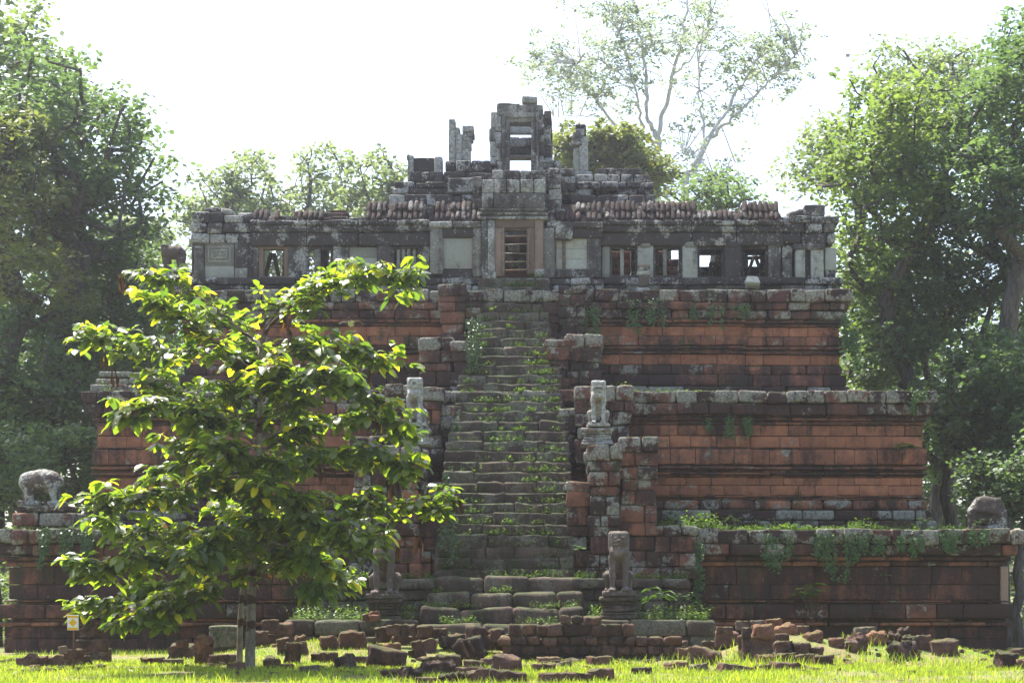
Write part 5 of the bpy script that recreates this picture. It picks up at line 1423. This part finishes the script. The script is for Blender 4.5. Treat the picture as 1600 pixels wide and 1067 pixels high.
def put_leaves(c, d, n, L=.345, yel=.05, dead=.0):
    for _ in range(n):
        a = R3.random() * 6.283
        side = np.array([math.cos(a), math.sin(a) * .9, R3.uniform(-.25, .35)])
        u = d * R3.uniform(.1, .7) + side
        Lq = L * R3.uniform(.55, 1.2)
        k = R3.random()
        y_ = 1.0 if R3.random() < yel else 0.0; de = 1.0 if R3.random() < dead else 0
        pet = np.array(c) + u / np.linalg.norm(u) * .05
        leaf_blade(lf, pet, u, Lq, R3.uniform(.23, .31), R3, (k, de, y_ * R3.uniform(.2, .8), 0), fold=R3.uniform(.05, .45), droop=R3.uniform(.15, .75))
for (pts, n) in BR:
    P_ = spline([sp(a, b, c) for a, b, c in pts], 8) - O_
    P_[1:-1] += np.array([[R3.gauss(0, .012) for _ in range(3)] for _ in range(len(P_) - 2)])
    P_ = P_[:max(4, int(len(P_) * .90))]
    tr.tube(P_, np.linspace(.045, .010, len(P_)), 6)
    m_ = len(P_)
    # side twigs with tufts of leaves
    nt = max(6, int(n / 2.3))
    for k in range(nt):
        f = .28 + .72 * (k + R3.random() * .6) / nt
        i = min(m_ - 2, int(f * (m_ - 1)))
        c = P_[i]; d = P_[i + 1] - P_[i]; d = d / (np.linalg.norm(d) + 1e-9)
        a = R3.random() * 6.283
        off = np.array([math.cos(a) * .6, math.sin(a) * .6, R3.uniform(-.8, .7)]) * R3.uniform(.1, .75)
        tip = c + off + d * .15
        tr.tube([c, c + off * .5 + [0, 0, .03], tip], [.012, .009, .006], 4, cap=False)
        put_leaves(tip, d, R3.randint(5, 9), yel=.10 if pts[-1][1] < 560 else .04, dead=.015)
        put_leaves(c + off * .4, d, 3)
    put_leaves(P_[-1], (P_[-1] - P_[-2]) / np.linalg.norm(P_[-1] - P_[-2]), 5, yel=.2)
# hanging bunches of withered brown leaves
for (px, py, dy) in ((187, 425, -.2), (165, 548, 1.1), (176, 575, 1.1), (445, 500, -.7), (448, 480, -.8), (578, 575, 1.7), (585, 640, -2.2), (500, 720, -1.7), (618, 742, -2.1), (712, 770, 1.5), (622, 850, -2.0), (655, 835, 1.5), (300, 640, -1.4)):
    for _ in range(R3.randint(2, 4)):
        c = np.array(sp(px + R3.uniform(-4, 4), py, dy)) - O_
        leaf_blade(lf, c, np.array([R3.uniform(-.3, .3), R3.uniform(-.3, .3), -1]), R3.uniform(.35, .55), .14, R3, (.1, 1.0, 0, 0), fold=.8, droop=.1)
tr.build('trunk', BARK_SAP, sap)
lf.build('leaves', LEAF_NEAR, sap)
X2, Y2, Z2 = gpt(374, 1040)
sap2 = empty('sapling', (X2, Y2, Z2)); tag(sap2, 'thinner second stem of a young tree just left of the main sapling trunk', 'tree')
tr = MB(); O2 = np.array([X2, Y2, Z2])
P_ = spline([(X2, Y2, Z2 - .05), (ux(376, Y2), Y2, uz(960, Y2)), (ux(380, Y2), Y2 + .1, uz(890, Y2)), (ux(384, Y2), Y2 + .1, uz(820, Y2)), (ux(370, Y2), Y2 + .2, uz(760, Y2))]) - O2
tr.tube(P_, np.linspace(.085, .02, len(P_)), 8)
lf = MB()
for i in range(len(P_) // 2, len(P_), 2):
    a = R3.random() * 6.28; tip = P_[i] + np.array([math.cos(a) * .8, math.sin(a) * .8, R3.uniform(-.1, .3)])
    tr.tube([P_[i], (P_[i] + tip) / 2 + [0, 0, .05], tip], [.014, .01, .006], 4, cap=False); put_leaves(tip, np.array([math.cos(a), math.sin(a), 0]), 6); put_leaves((P_[i] + tip) / 2, np.array([math.cos(a), math.sin(a), 0]), 3)
tr.build('trunk', BARK_SAP, sap2); lf.build('leaves', LEAF_NEAR, sap2)

# ------------------------------------------------------------------ trees of the forest round the temple
def leaf_cloud(mb, C, n_per, spread, size, r, flat=.7, yel=.0, tint=None, sub=1):
    """C: clump centres.  Each clump is a loose shell of small leaf cards, lying mostly level as leaves do"""
    if sub > 1:      # every spray breaks into smaller tufts with air between them
        K0 = len(C); k0 = r.rand(K0)
        d = r.normal(size=(K0 * sub, 3)); d /= np.linalg.norm(d, axis=1)[:, None] + 1e-9
        C = np.repeat(C, sub, 0) + d * (spread * 1.25 * r.rand(K0 * sub) ** .5)[:, None] * np.array([1, 1, .5])
        tint = np.clip(np.repeat(k0, sub) * .7 + r.rand(K0 * sub) * .3, 0, 1); n_per = max(4, n_per // sub); spread = spread * .46
    K = len(C); n = K * n_per
    c = np.repeat(C, n_per, 0)
    d = r.normal(size=(n, 3)); d /= np.linalg.norm(d, axis=1)[:, None] + 1e-9
    rad = np.repeat(spread * (.6 + .8 * r.rand(K)), n_per) * r.rand(n) ** .45
    p = c + d * rad[:, None] * np.array([1, 1, flat])
    a = r.rand(n) * 6.283
    u = np.stack([np.cos(a), np.sin(a), r.normal(size=n) * .45 - .2], 1); u /= np.linalg.norm(u, axis=1)[:, None]
    up = np.stack([r.normal(size=n) * .55, r.normal(size=n) * .55, np.ones(n)], 1)
    w = np.cross(u, up); w /= np.linalg.norm(w, axis=1)[:, None] + 1e-9
    L = size * (.6 + .8 * r.rand(n)); u = u * L[:, None]; w = w * (L * .33)[:, None]
    V = np.stack([p, p + u * .5 + w, p + u, p + u * .5 - w], 1).reshape(-1, 3)
    col = np.zeros((n, 4)); kt = r.rand(K) if tint is None else tint
    col[:, 0] = np.clip(np.repeat(kt, n_per) * .6 + r.rand(n) * .4, 0, 1)
    col[:, 2] = (r.rand(n) < yel) * .5
    mb.add(V, np.arange(n)[:, None] * 4 + np.array([[0, 1, 2, 3]]), None, np.repeat(col, 4, 0))
def grow(tm, base, fork, targets, r0, rmin=.03, r=None, kinkf=.06):
    """limbs: every clump hangs on the nearest limb point that lies nearer the trunk; radii follow the load"""
    nodes = [np.array(base, float)]; par = [-1]
    steps = max(4, int(np.linalg.norm(np.array(fork) - base) / 1.5))
    for k in range(1, steps + 1):
        f = k / steps
        nodes.append(np.array(base) * (1 - f) + np.array(fork) * f + (r.normal(size=3) * [.12, .12, 0] if k < steps else 0)); par.append(len(nodes) - 2)
    first = max(1, int(steps * .55))
    order = np.argsort(np.linalg.norm(targets - fork, axis=1))
    tips = []
    for t_ in order:
        T = targets[t_]
        N = np.array(nodes[first:])
        dist = np.linalg.norm(N - T, axis=1); pen = dist + .35 * np.linalg.norm(N - np.array(fork), axis=1) + np.maximum(0, N[:, 2] - T[2]) * .8
        i = int(np.argmin(pen)) + first
        A = nodes[i]; L = np.linalg.norm(T - A); m = max(1, int(L / 1.6)); prev = i
        for k in range(1, m + 1):
            f = k / m
            p = A * (1 - f) + T * f + np.array([0, 0, 1.0]) * L * .10 * math.sin(f * math.pi) + (r.normal(size=3) * L * kinkf if k < m else 0)
            nodes.append(p); par.append(prev); prev = len(nodes) - 1
        tips.append(prev)
    load = np.zeros(len(nodes))
    for t_ in tips: load[t_] += 1
    for i in range(len(nodes) - 1, 0, -1): load[par[i]] += load[i]
    tot = max(1, load[0])
    rad = np.maximum(rmin, r0 * (load / tot) ** .48)
    ch = {}
    for i in range(1, len(nodes)): ch.setdefault(par[i], []).append(i)
    stack_ = [(0, [0])]; paths = []
    while stack_:
        i, path = stack_.pop()
        c = ch.get(i, [])
        if not c: paths.append(path); continue
        c = sorted(c, key=lambda k: -load[k])
        stack_.append((c[0], path + [c[0]]))
        for k in c[1:]: stack_.append((k, [i, k]))
    for p in paths:
        if len(p) < 2: continue
        rr = rad[p].copy()
        if len(p) > 1 and p[0] != 0: rr[0] = rr[1]
        if p[0] == 0: rr[0] *= 1.35
        tm.tube([nodes[k] for k in p], rr, 7 if rr[0] > .12 else 4, cap=False)
def tree(label, px, Y, blobs, K, n_per, spread, size, *a_, **k_):
    return tree_(label, px, Y, blobs, int(K * .66), int(n_per * .95), spread * 1.05, size * 1.12, *a_, **k_)
def tree_(label, px, Y, blobs, K, n_per, spread, size, leaf, bark, r0, seed, base_py=None, fork=.45, cat='tree', group='trees behind the temple', yel=0., flat=.7, name='forest_tree', z0=None, shell=.62, rmin=.03):
    """blobs: crown lobes as (px, py, radius px across, radius px up, radius in depth m) measured at distance Y"""
    r = np.random.RandomState(seed)
    z0 = 0. if z0 is None else z0
    base = np.array([ux(px, Y), Y, z0])
    T = []
    wts = np.array([b[2] * b[3] * max(b[4], 1) for b in blobs], float); wts /= wts.sum()
    for b, wt in zip(blobs, wts):
        n = max(3, int(K * wt)); s = sc(Y)
        d = r.normal(size=(n, 3)); d /= np.linalg.norm(d, axis=1)[:, None]
        rr = shell + (1 - shell) * r.rand(n) ** .6
        c = np.array([ux(b[0], Y), Y, uz(b[1], Y)])
        T.append(c + d * rr[:, None] * np.array([b[2] * s, b[4], b[3] * s]))
    T = np.vstack(T); T = T[T[:, 2] > z0 + 1.2]
    cz = T.mean(0); fz = z0 + (T[:, 2].max() - z0) * fork
    fk = np.array([base[0] * .6 + cz[0] * .4, Y * .8 + cz[1] * .2, fz])
    root = empty(name, tuple(base)); tag(root, label, cat, group)
    tm = MB(); grow(tm, np.zeros(3) - [0, 0, .3], fk - base, T - base, r0, rmin, r); tm.build('trunk', bark, root)
    cm = MB(); leaf_cloud(cm, T - base, n_per, spread, size, r, flat, yel, sub=6); cm.build('crown', leaf, root, smooth=False)
    return root
G_ = 'trees behind the temple'
# left side
tree('tall broad crowned tree at the left, its arching limb reaching towards the temple', 60, 16, [(60, 240, 80, 120, 6), (150, 200, 70, 70, 5), (215, 270, 48, 45, 4), (180, 350, 60, 40, 4), (110, 150, 60, 50, 4), (120, 330, 80, 60, 5)], 250, 95, 1.05, .24, LEAF_FAR, BARK, .55, 101)
tree('olive leaved tree at the left edge of the photo', -20, 12, [(20, 300, 70, 120, 5), (-20, 220, 60, 60, 4), (60, 430, 60, 60, 4)], 200, 110, .9, .20, LEAF_OLIVE, BARK, .45, 102)
tree('pale green tree top in the upper left corner', -10, 34, [(0, 120, 60, 90, 5), (10, 20, 40, 50, 4), (60, 130, 70, 60, 4), (-20, 200, 60, 80, 4)], 170, 80, 1.3, .32, LEAF_WARM, BARK, .5, 103)
tree('dark tree with drooping foliage just left of the temple', 150, 22, [(170, 470, 70, 90, 5), (110, 420, 70, 60, 5), (215, 430, 40, 60, 4), (190, 560, 60, 70, 4)], 260, 90, 1.0, .24, LEAF_FAR, BARK, .5, 104)
tree('shaded tree above the left elephant statue', 40, 14, [(60, 560, 90, 80, 5), (20, 640, 70, 70, 4), (110, 640, 60, 70, 4)], 230, 90, .95, .22, LEAF_FAR, BARK, .4, 105)
tree('sunlit yellow green tree deep in the left wood', 80, 30, [(60, 470, 90, 90, 5), (30, 600, 90, 90, 5), (150, 640, 60, 70, 4)], 170, 90, 1.3, .30, LEAF_WARM, BARK, .4, 106)
tree('low bushy tree at the left bank behind the elephant statue', 90, 9, [(60, 720, 90, 60, 3.5), (140, 730, 50, 60, 3), (0, 730, 60, 60, 3)], 170, 80, .75, .18, LEAF_FAR, BARK, .2, 107, fork=.3)
tree('small light green tree behind the left end of the gallery', 215, 44, [(210, 410, 34, 26, 3), (240, 430, 30, 20, 3)], 60, 80, .9, .28, LEAF_WARM, BARK, .25, 108, fork=.7)
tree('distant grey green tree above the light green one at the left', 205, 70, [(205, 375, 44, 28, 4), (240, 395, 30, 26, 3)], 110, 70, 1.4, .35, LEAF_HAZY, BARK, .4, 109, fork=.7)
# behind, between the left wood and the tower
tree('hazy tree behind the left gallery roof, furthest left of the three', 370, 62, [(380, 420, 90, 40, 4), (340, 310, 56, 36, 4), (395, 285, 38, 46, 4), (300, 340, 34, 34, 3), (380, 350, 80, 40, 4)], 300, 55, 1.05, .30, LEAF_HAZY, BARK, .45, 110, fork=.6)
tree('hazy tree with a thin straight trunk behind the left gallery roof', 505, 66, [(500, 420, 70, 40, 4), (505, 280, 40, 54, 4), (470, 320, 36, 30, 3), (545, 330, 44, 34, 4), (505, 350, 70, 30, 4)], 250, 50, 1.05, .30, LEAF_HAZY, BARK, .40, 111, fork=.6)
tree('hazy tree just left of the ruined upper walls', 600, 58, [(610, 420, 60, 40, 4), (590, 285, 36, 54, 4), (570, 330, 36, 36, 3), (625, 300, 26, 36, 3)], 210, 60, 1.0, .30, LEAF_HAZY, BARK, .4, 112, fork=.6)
tree('dense round crowned olive tree right of the tower', 950, 40, [(940, 240, 60, 44, 4), (900, 260, 40, 44, 4), (985, 262, 42, 40, 4), (1020, 285, 22, 34, 3)], 200, 130, .8, .24, LEAF_OLIVE, BARK, .5, 113, fork=.7, yel=.03)
tree('low hazy tree behind the right gallery roof', 1090, 48, [(1070, 310, 40, 30, 3), (1120, 300, 44, 30, 3), (1150, 330, 40, 20, 3)], 100, 42, 1.0, .28, LEAF_FAR, BARK, .3, 114, fork=.6)
# right side
tree('bright green tree at the right with an open layered crown', 1440, 18, [(1370, 230, 66, 80, 5), (1320, 280, 40, 34, 4), (1420, 190, 70, 60, 4), (1330, 140, 26, 22, 3), (1400, 330, 90, 60, 5), (1470, 250, 60, 70, 4), (1380, 410, 66, 60, 4)], 330, 85, .95, .23, LEAF_WARM, BARK, .32, 115)
tree('tall dark tree filling the right edge of the photo', 1570, 15, [(1545, 190, 60, 70, 5), (1590, 130, 44, 90, 5), (1620, 90, 30, 60, 4), (1540, 300, 80, 80, 5), (1600, 330, 70, 90, 4)], 330, 100, .95, .22, LEAF_FAR, BARK, .38, 116)
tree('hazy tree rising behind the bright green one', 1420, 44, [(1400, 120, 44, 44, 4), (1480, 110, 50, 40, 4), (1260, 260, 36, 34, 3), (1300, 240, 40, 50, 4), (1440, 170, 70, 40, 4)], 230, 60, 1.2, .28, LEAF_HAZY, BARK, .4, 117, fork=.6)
tree('dark tree with a visible forked trunk right of the top terrace', 1490, 20, [(1440, 460, 80, 60, 4), (1520, 430, 70, 60, 4), (1400, 540, 60, 50, 4), (1560, 500, 60, 60, 4)], 300, 90, .95, .22, LEAF_FAR, BARK, .30, 118)
tree('deep green tree behind the right end of the middle terrace', 1500, 14, [(1500, 610, 50, 60, 4), (1560, 590, 50, 70, 4), (1540, 680, 60, 50, 4), (1600, 660, 50, 70, 4)], 290, 100, .8, .20, LEAF_FAR, BARK, .25, 119)
tree('thick bush like tree above the broken statue at the right', 1590, 10, [(1585, 760, 40, 50, 3), (1550, 740, 40, 40, 3), (1610, 700, 40, 60, 3)], 150, 80, .7, .18, LEAF_FAR, BARK, .2, 120, fork=.3)
tree('shaded tree on the far right bank', 1440, 34, [(1420, 600, 60, 70, 4), (1480, 680, 60, 80, 4), (1560, 640, 70, 90, 4)], 190, 80, 1.2, .28, LEAF_FAR, BARK, .4, 121)

tree('leafy tree in the gap right beside the end of the top terrace', 1375, 26, [(1372, 470, 46, 60, 4), (1365, 560, 50, 50, 4), (1345, 420, 30, 40, 3)], 170, 90, 1.0, .24, LEAF_WARM, BARK, .3, 122)
tree('leafy tree in the gap left of the small elephant statue', 232, 27, [(236, 480, 36, 50, 4), (215, 540, 40, 50, 4)], 120, 90, 1.0, .24, LEAF_FAR, BARK, .3, 123)
# ---- the two tall pale trunked trees, limbs traced, behind the right of the tower
def tall_tree(label, Y, limbs, clumps, seed, K=3, n_per=60, spread=.9):
    r = np.random.RandomState(seed)
    base = np.array([ux(limbs[0][0][0][0], Y), Y, 0.0])
    root = empty('tall_tree', tuple(base)); tag(root, label, 'tree', G_)
    tm = MB(); tips = []
    for (pts, ra, rb) in limbs:
        P_ = spline([(ux(a, Y + d), Y + d, uz(b, Y + d) if b < 900 else 0.0) for a, b, d in pts], 6)
        P_[1:-1] += r.normal(size=(len(P_) - 2, 3)) * .08
        tm.tube(P_ - base, np.linspace(ra, rb, len(P_)) * .8, 7)
        if rb < .1: tips += list(P_[int(len(P_) * .45):])
    tips = np.array(tips); C = []
    for (a, b, rx_, ry_, n) in clumps:
        for _ in range(n):
            d = r.normal(size=2) * .5
            C.append((ux(a + d[0] * rx_, Y), Y + r.normal() * 3.0, uz(b + d[1] * ry_, Y)))
    C = np.array(C)
    for c in C:
        k = int(np.argmin(np.linalg.norm(tips - c, axis=1) + np.maximum(0, tips[:, 2] - c[2])))
        a = tips[k]; tm.tube([a - base, (a + c) / 2 + [0, 0, .3] - base, c - base], [.06, .045, .025], 3, cap=False)
    tm.build('trunk', BARK_PALE, root)
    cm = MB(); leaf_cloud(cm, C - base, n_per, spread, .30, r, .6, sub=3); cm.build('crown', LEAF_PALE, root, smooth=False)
tall_tree('tall pale trunked tree with a high open crown behind the tower', 88,
 [([(1026, 950, 0), (1026, 340, 0), (1025, 260, 0), (1027, 215, 0)], .50, .34),
  ([(1027, 215, 0), (1012, 180, 0), (1008, 120, 1), (1000, 60, 2), (990, 0, 2), (985, -40, 2)], .26, .06),
  ([(1027, 215, 0), (1038, 170, 0), (1050, 120, -1), (1066, 60, -2), (1075, 0, -2), (1070, -40, -2)], .26, .06),
  ([(1025, 225, 0), (1008, 212, 0), (998, 170, -1), (990, 130, -2), (970, 60, -2), (950, 10, -2)], .20, .05),
  ([(990, 130, -2), (960, 110, -2), (930, 90, -2), (900, 100, -2)], .12, .04),
  ([(1026, 260, 0), (960, 195, 1), (930, 155, 2), (895, 130, 2), (860, 110, 2)], .20, .05),
  ([(930, 178, 1), (900, 182, 1), (865, 182, 1)], .07, .03),
  ([(1050, 120, -1), (1080, 90, -1), (1110, 40, -1)], .12, .04)],
 [(950, 40, 60, 50, 30), (1000, 30, 60, 50, 28), (900, 110, 60, 34, 34), (950, 120, 60, 40, 26), (860, 90, 40, 30, 14), (1060, 40, 50, 50, 22), (1030, 110, 60, 40, 10), (870, 140, 50, 20, 10), (1000, 90, 60, 40, 16), (975, 150, 50, 30, 8)], 131, n_per=48, spread=1.2)
tall_tree('leaning pale trunked tree whose forked limbs spread to the right', 80,
 [([(1062, 950, 0), (1070, 340, 0), (1082, 270, 0), (1108, 215, 0)], .44, .30),
  ([(1108, 215, 0), (1130, 180, 0), (1160, 130, 1), (1190, 80, 1), (1205, 40, 1)], .20, .05),
  ([(1108, 215, 0), (1140, 190, -1), (1185, 145, -1), (1215, 115, -1), (1250, 80, -1)], .20, .05),
  ([(1100, 225, 0), (1098, 180, 1), (1092, 130, 1), (1095, 80, 2), (1110, 20, 2)], .14, .05),
  ([(1100, 235, 0), (1070, 242, 1), (1040, 250, 1)], .09, .03),
  ([(1070, 330, 0), (1105, 290, -1), (1140, 262, -1), (1165, 252, -1)], .10, .03)],
 [(1210, 60, 50, 50, 24), (1240, 90, 36, 30, 14), (1170, 90, 50, 50, 22), (1120, 90, 50, 50, 18), (1100, 20, 60, 50, 22), (1090, 170, 40, 40, 12), (1150, 150, 50, 30, 10), (1070, 235, 40, 20, 8), (1090, 290, 50, 40, 20), (1140, 280, 50, 20, 10), (1225, 120, 40, 20, 8)], 132, n_per=44, spread=1.2)

# broken bits and fallen leaves in the grass between the blocks
R4 = random.Random(9); mb = MB()
for _ in range(900):
    x, y = R4.uniform(-14, 16), R4.uniform(-15.5, -5.5)
    if float(n2(x * .6, y * .6, 31)[0]) < R4.uniform(-.1, .5): continue
    h_ = R4.uniform(.02, .085)
    mb.stone((x, y, float(gz(x, y)[0]) + h_ * .4), (h_ * R4.uniform(.8, 1.8), h_ * R4.uniform(.8, 1.5), h_ * .8), r=h_ * .35, amp=h_ * .3, freq=8, rz=R4.uniform(0, 3), ry=R4.uniform(-.3, .3), col=(R4.random(), .35, .4, R4.random() * .5))
tag(mb.build('gravel', ROCK), kind='stuff')
mb = MB()
for _ in range(700):
    x, y = R4.uniform(-13, 16), R4.uniform(-19, -6); z = float(gz(x, y)[0]) + .03
    a = R4.uniform(0, 6.28); L = R4.uniform(.05, .16); u = np.array([math.cos(a), math.sin(a), R4.uniform(-.1, .4)]) * L; w = np.array([-math.sin(a), math.cos(a), R4.uniform(-.3, .3)]) * L * .35
    c = np.array([x, y, z]); mb.add([c, c + u * .5 + w, c + u, c + u * .5 - w], [[0, 1, 2, 3]], None, (R4.random(), 1.0, 0, 0))
tag(mb.build('leaf_litter', VINE, smooth=False), kind='stuff')
# ------------------------------------------------------------------ dark wood beyond, one mass nobody could count
r = np.random.RandomState(77)
mb = MB()
C = []
for _ in range(1500):
    x = r.uniform(-60, 64); 
    if -12 < x < 15: y = r.uniform(75, 95); h = r.uniform(1, 14)
    else: y = r.uniform(46, 62); h = 1 + 17 * r.rand() ** .8
    C.append((x, y, h))
C = np.array(C); C = C[(np.abs(C[:, 0]) > 12)]
leaf_cloud(mb, C, 60, 2.0, .6, r, .8)
tag(mb.build('far_wood', LEAF_FAR, smooth=False), kind='stuff')
mb = MB(); C = []
for _ in range(420):
    sg = r.choice((-1, 1)); C.append((sg * r.uniform(19, 34), r.uniform(8, 32), r.uniform(.1, 2.6)))
leaf_cloud(mb, np.array(C), 60, .9, .22, r, .8)
tag(mb.build('bank_undergrowth', LEAF_WARM, smooth=False), kind='stuff')

# ------------------------------------------------------------------ haze
HAZE = .00040
t = NT('humid_air')
v = t.n('VolumePrincipled', {'Color': (.94, .94, 1.0, 1), 'Density': HAZE, 'Anisotropy': .7})
t.t.links.new(v.outputs[0], t.out.inputs['Volume'])
m = MB()
x0, x1, y0, y1, z0, z1 = -90, 95, -70, 130, -2.2, 52
m.add([(x0, y0, z0), (x1, y0, z0), (x1, y1, z0), (x0, y1, z0), (x0, y0, z1), (x1, y0, z1), (x1, y1, z1), (x0, y1, z1)], [[3, 2, 1, 0], [4, 5, 6, 7], [0, 1, 5, 4], [1, 2, 6, 5], [2, 3, 7, 6], [3, 0, 4, 7]])
hz = m.build('haze', t.m, smooth=False); tag(hz, kind='stuff')
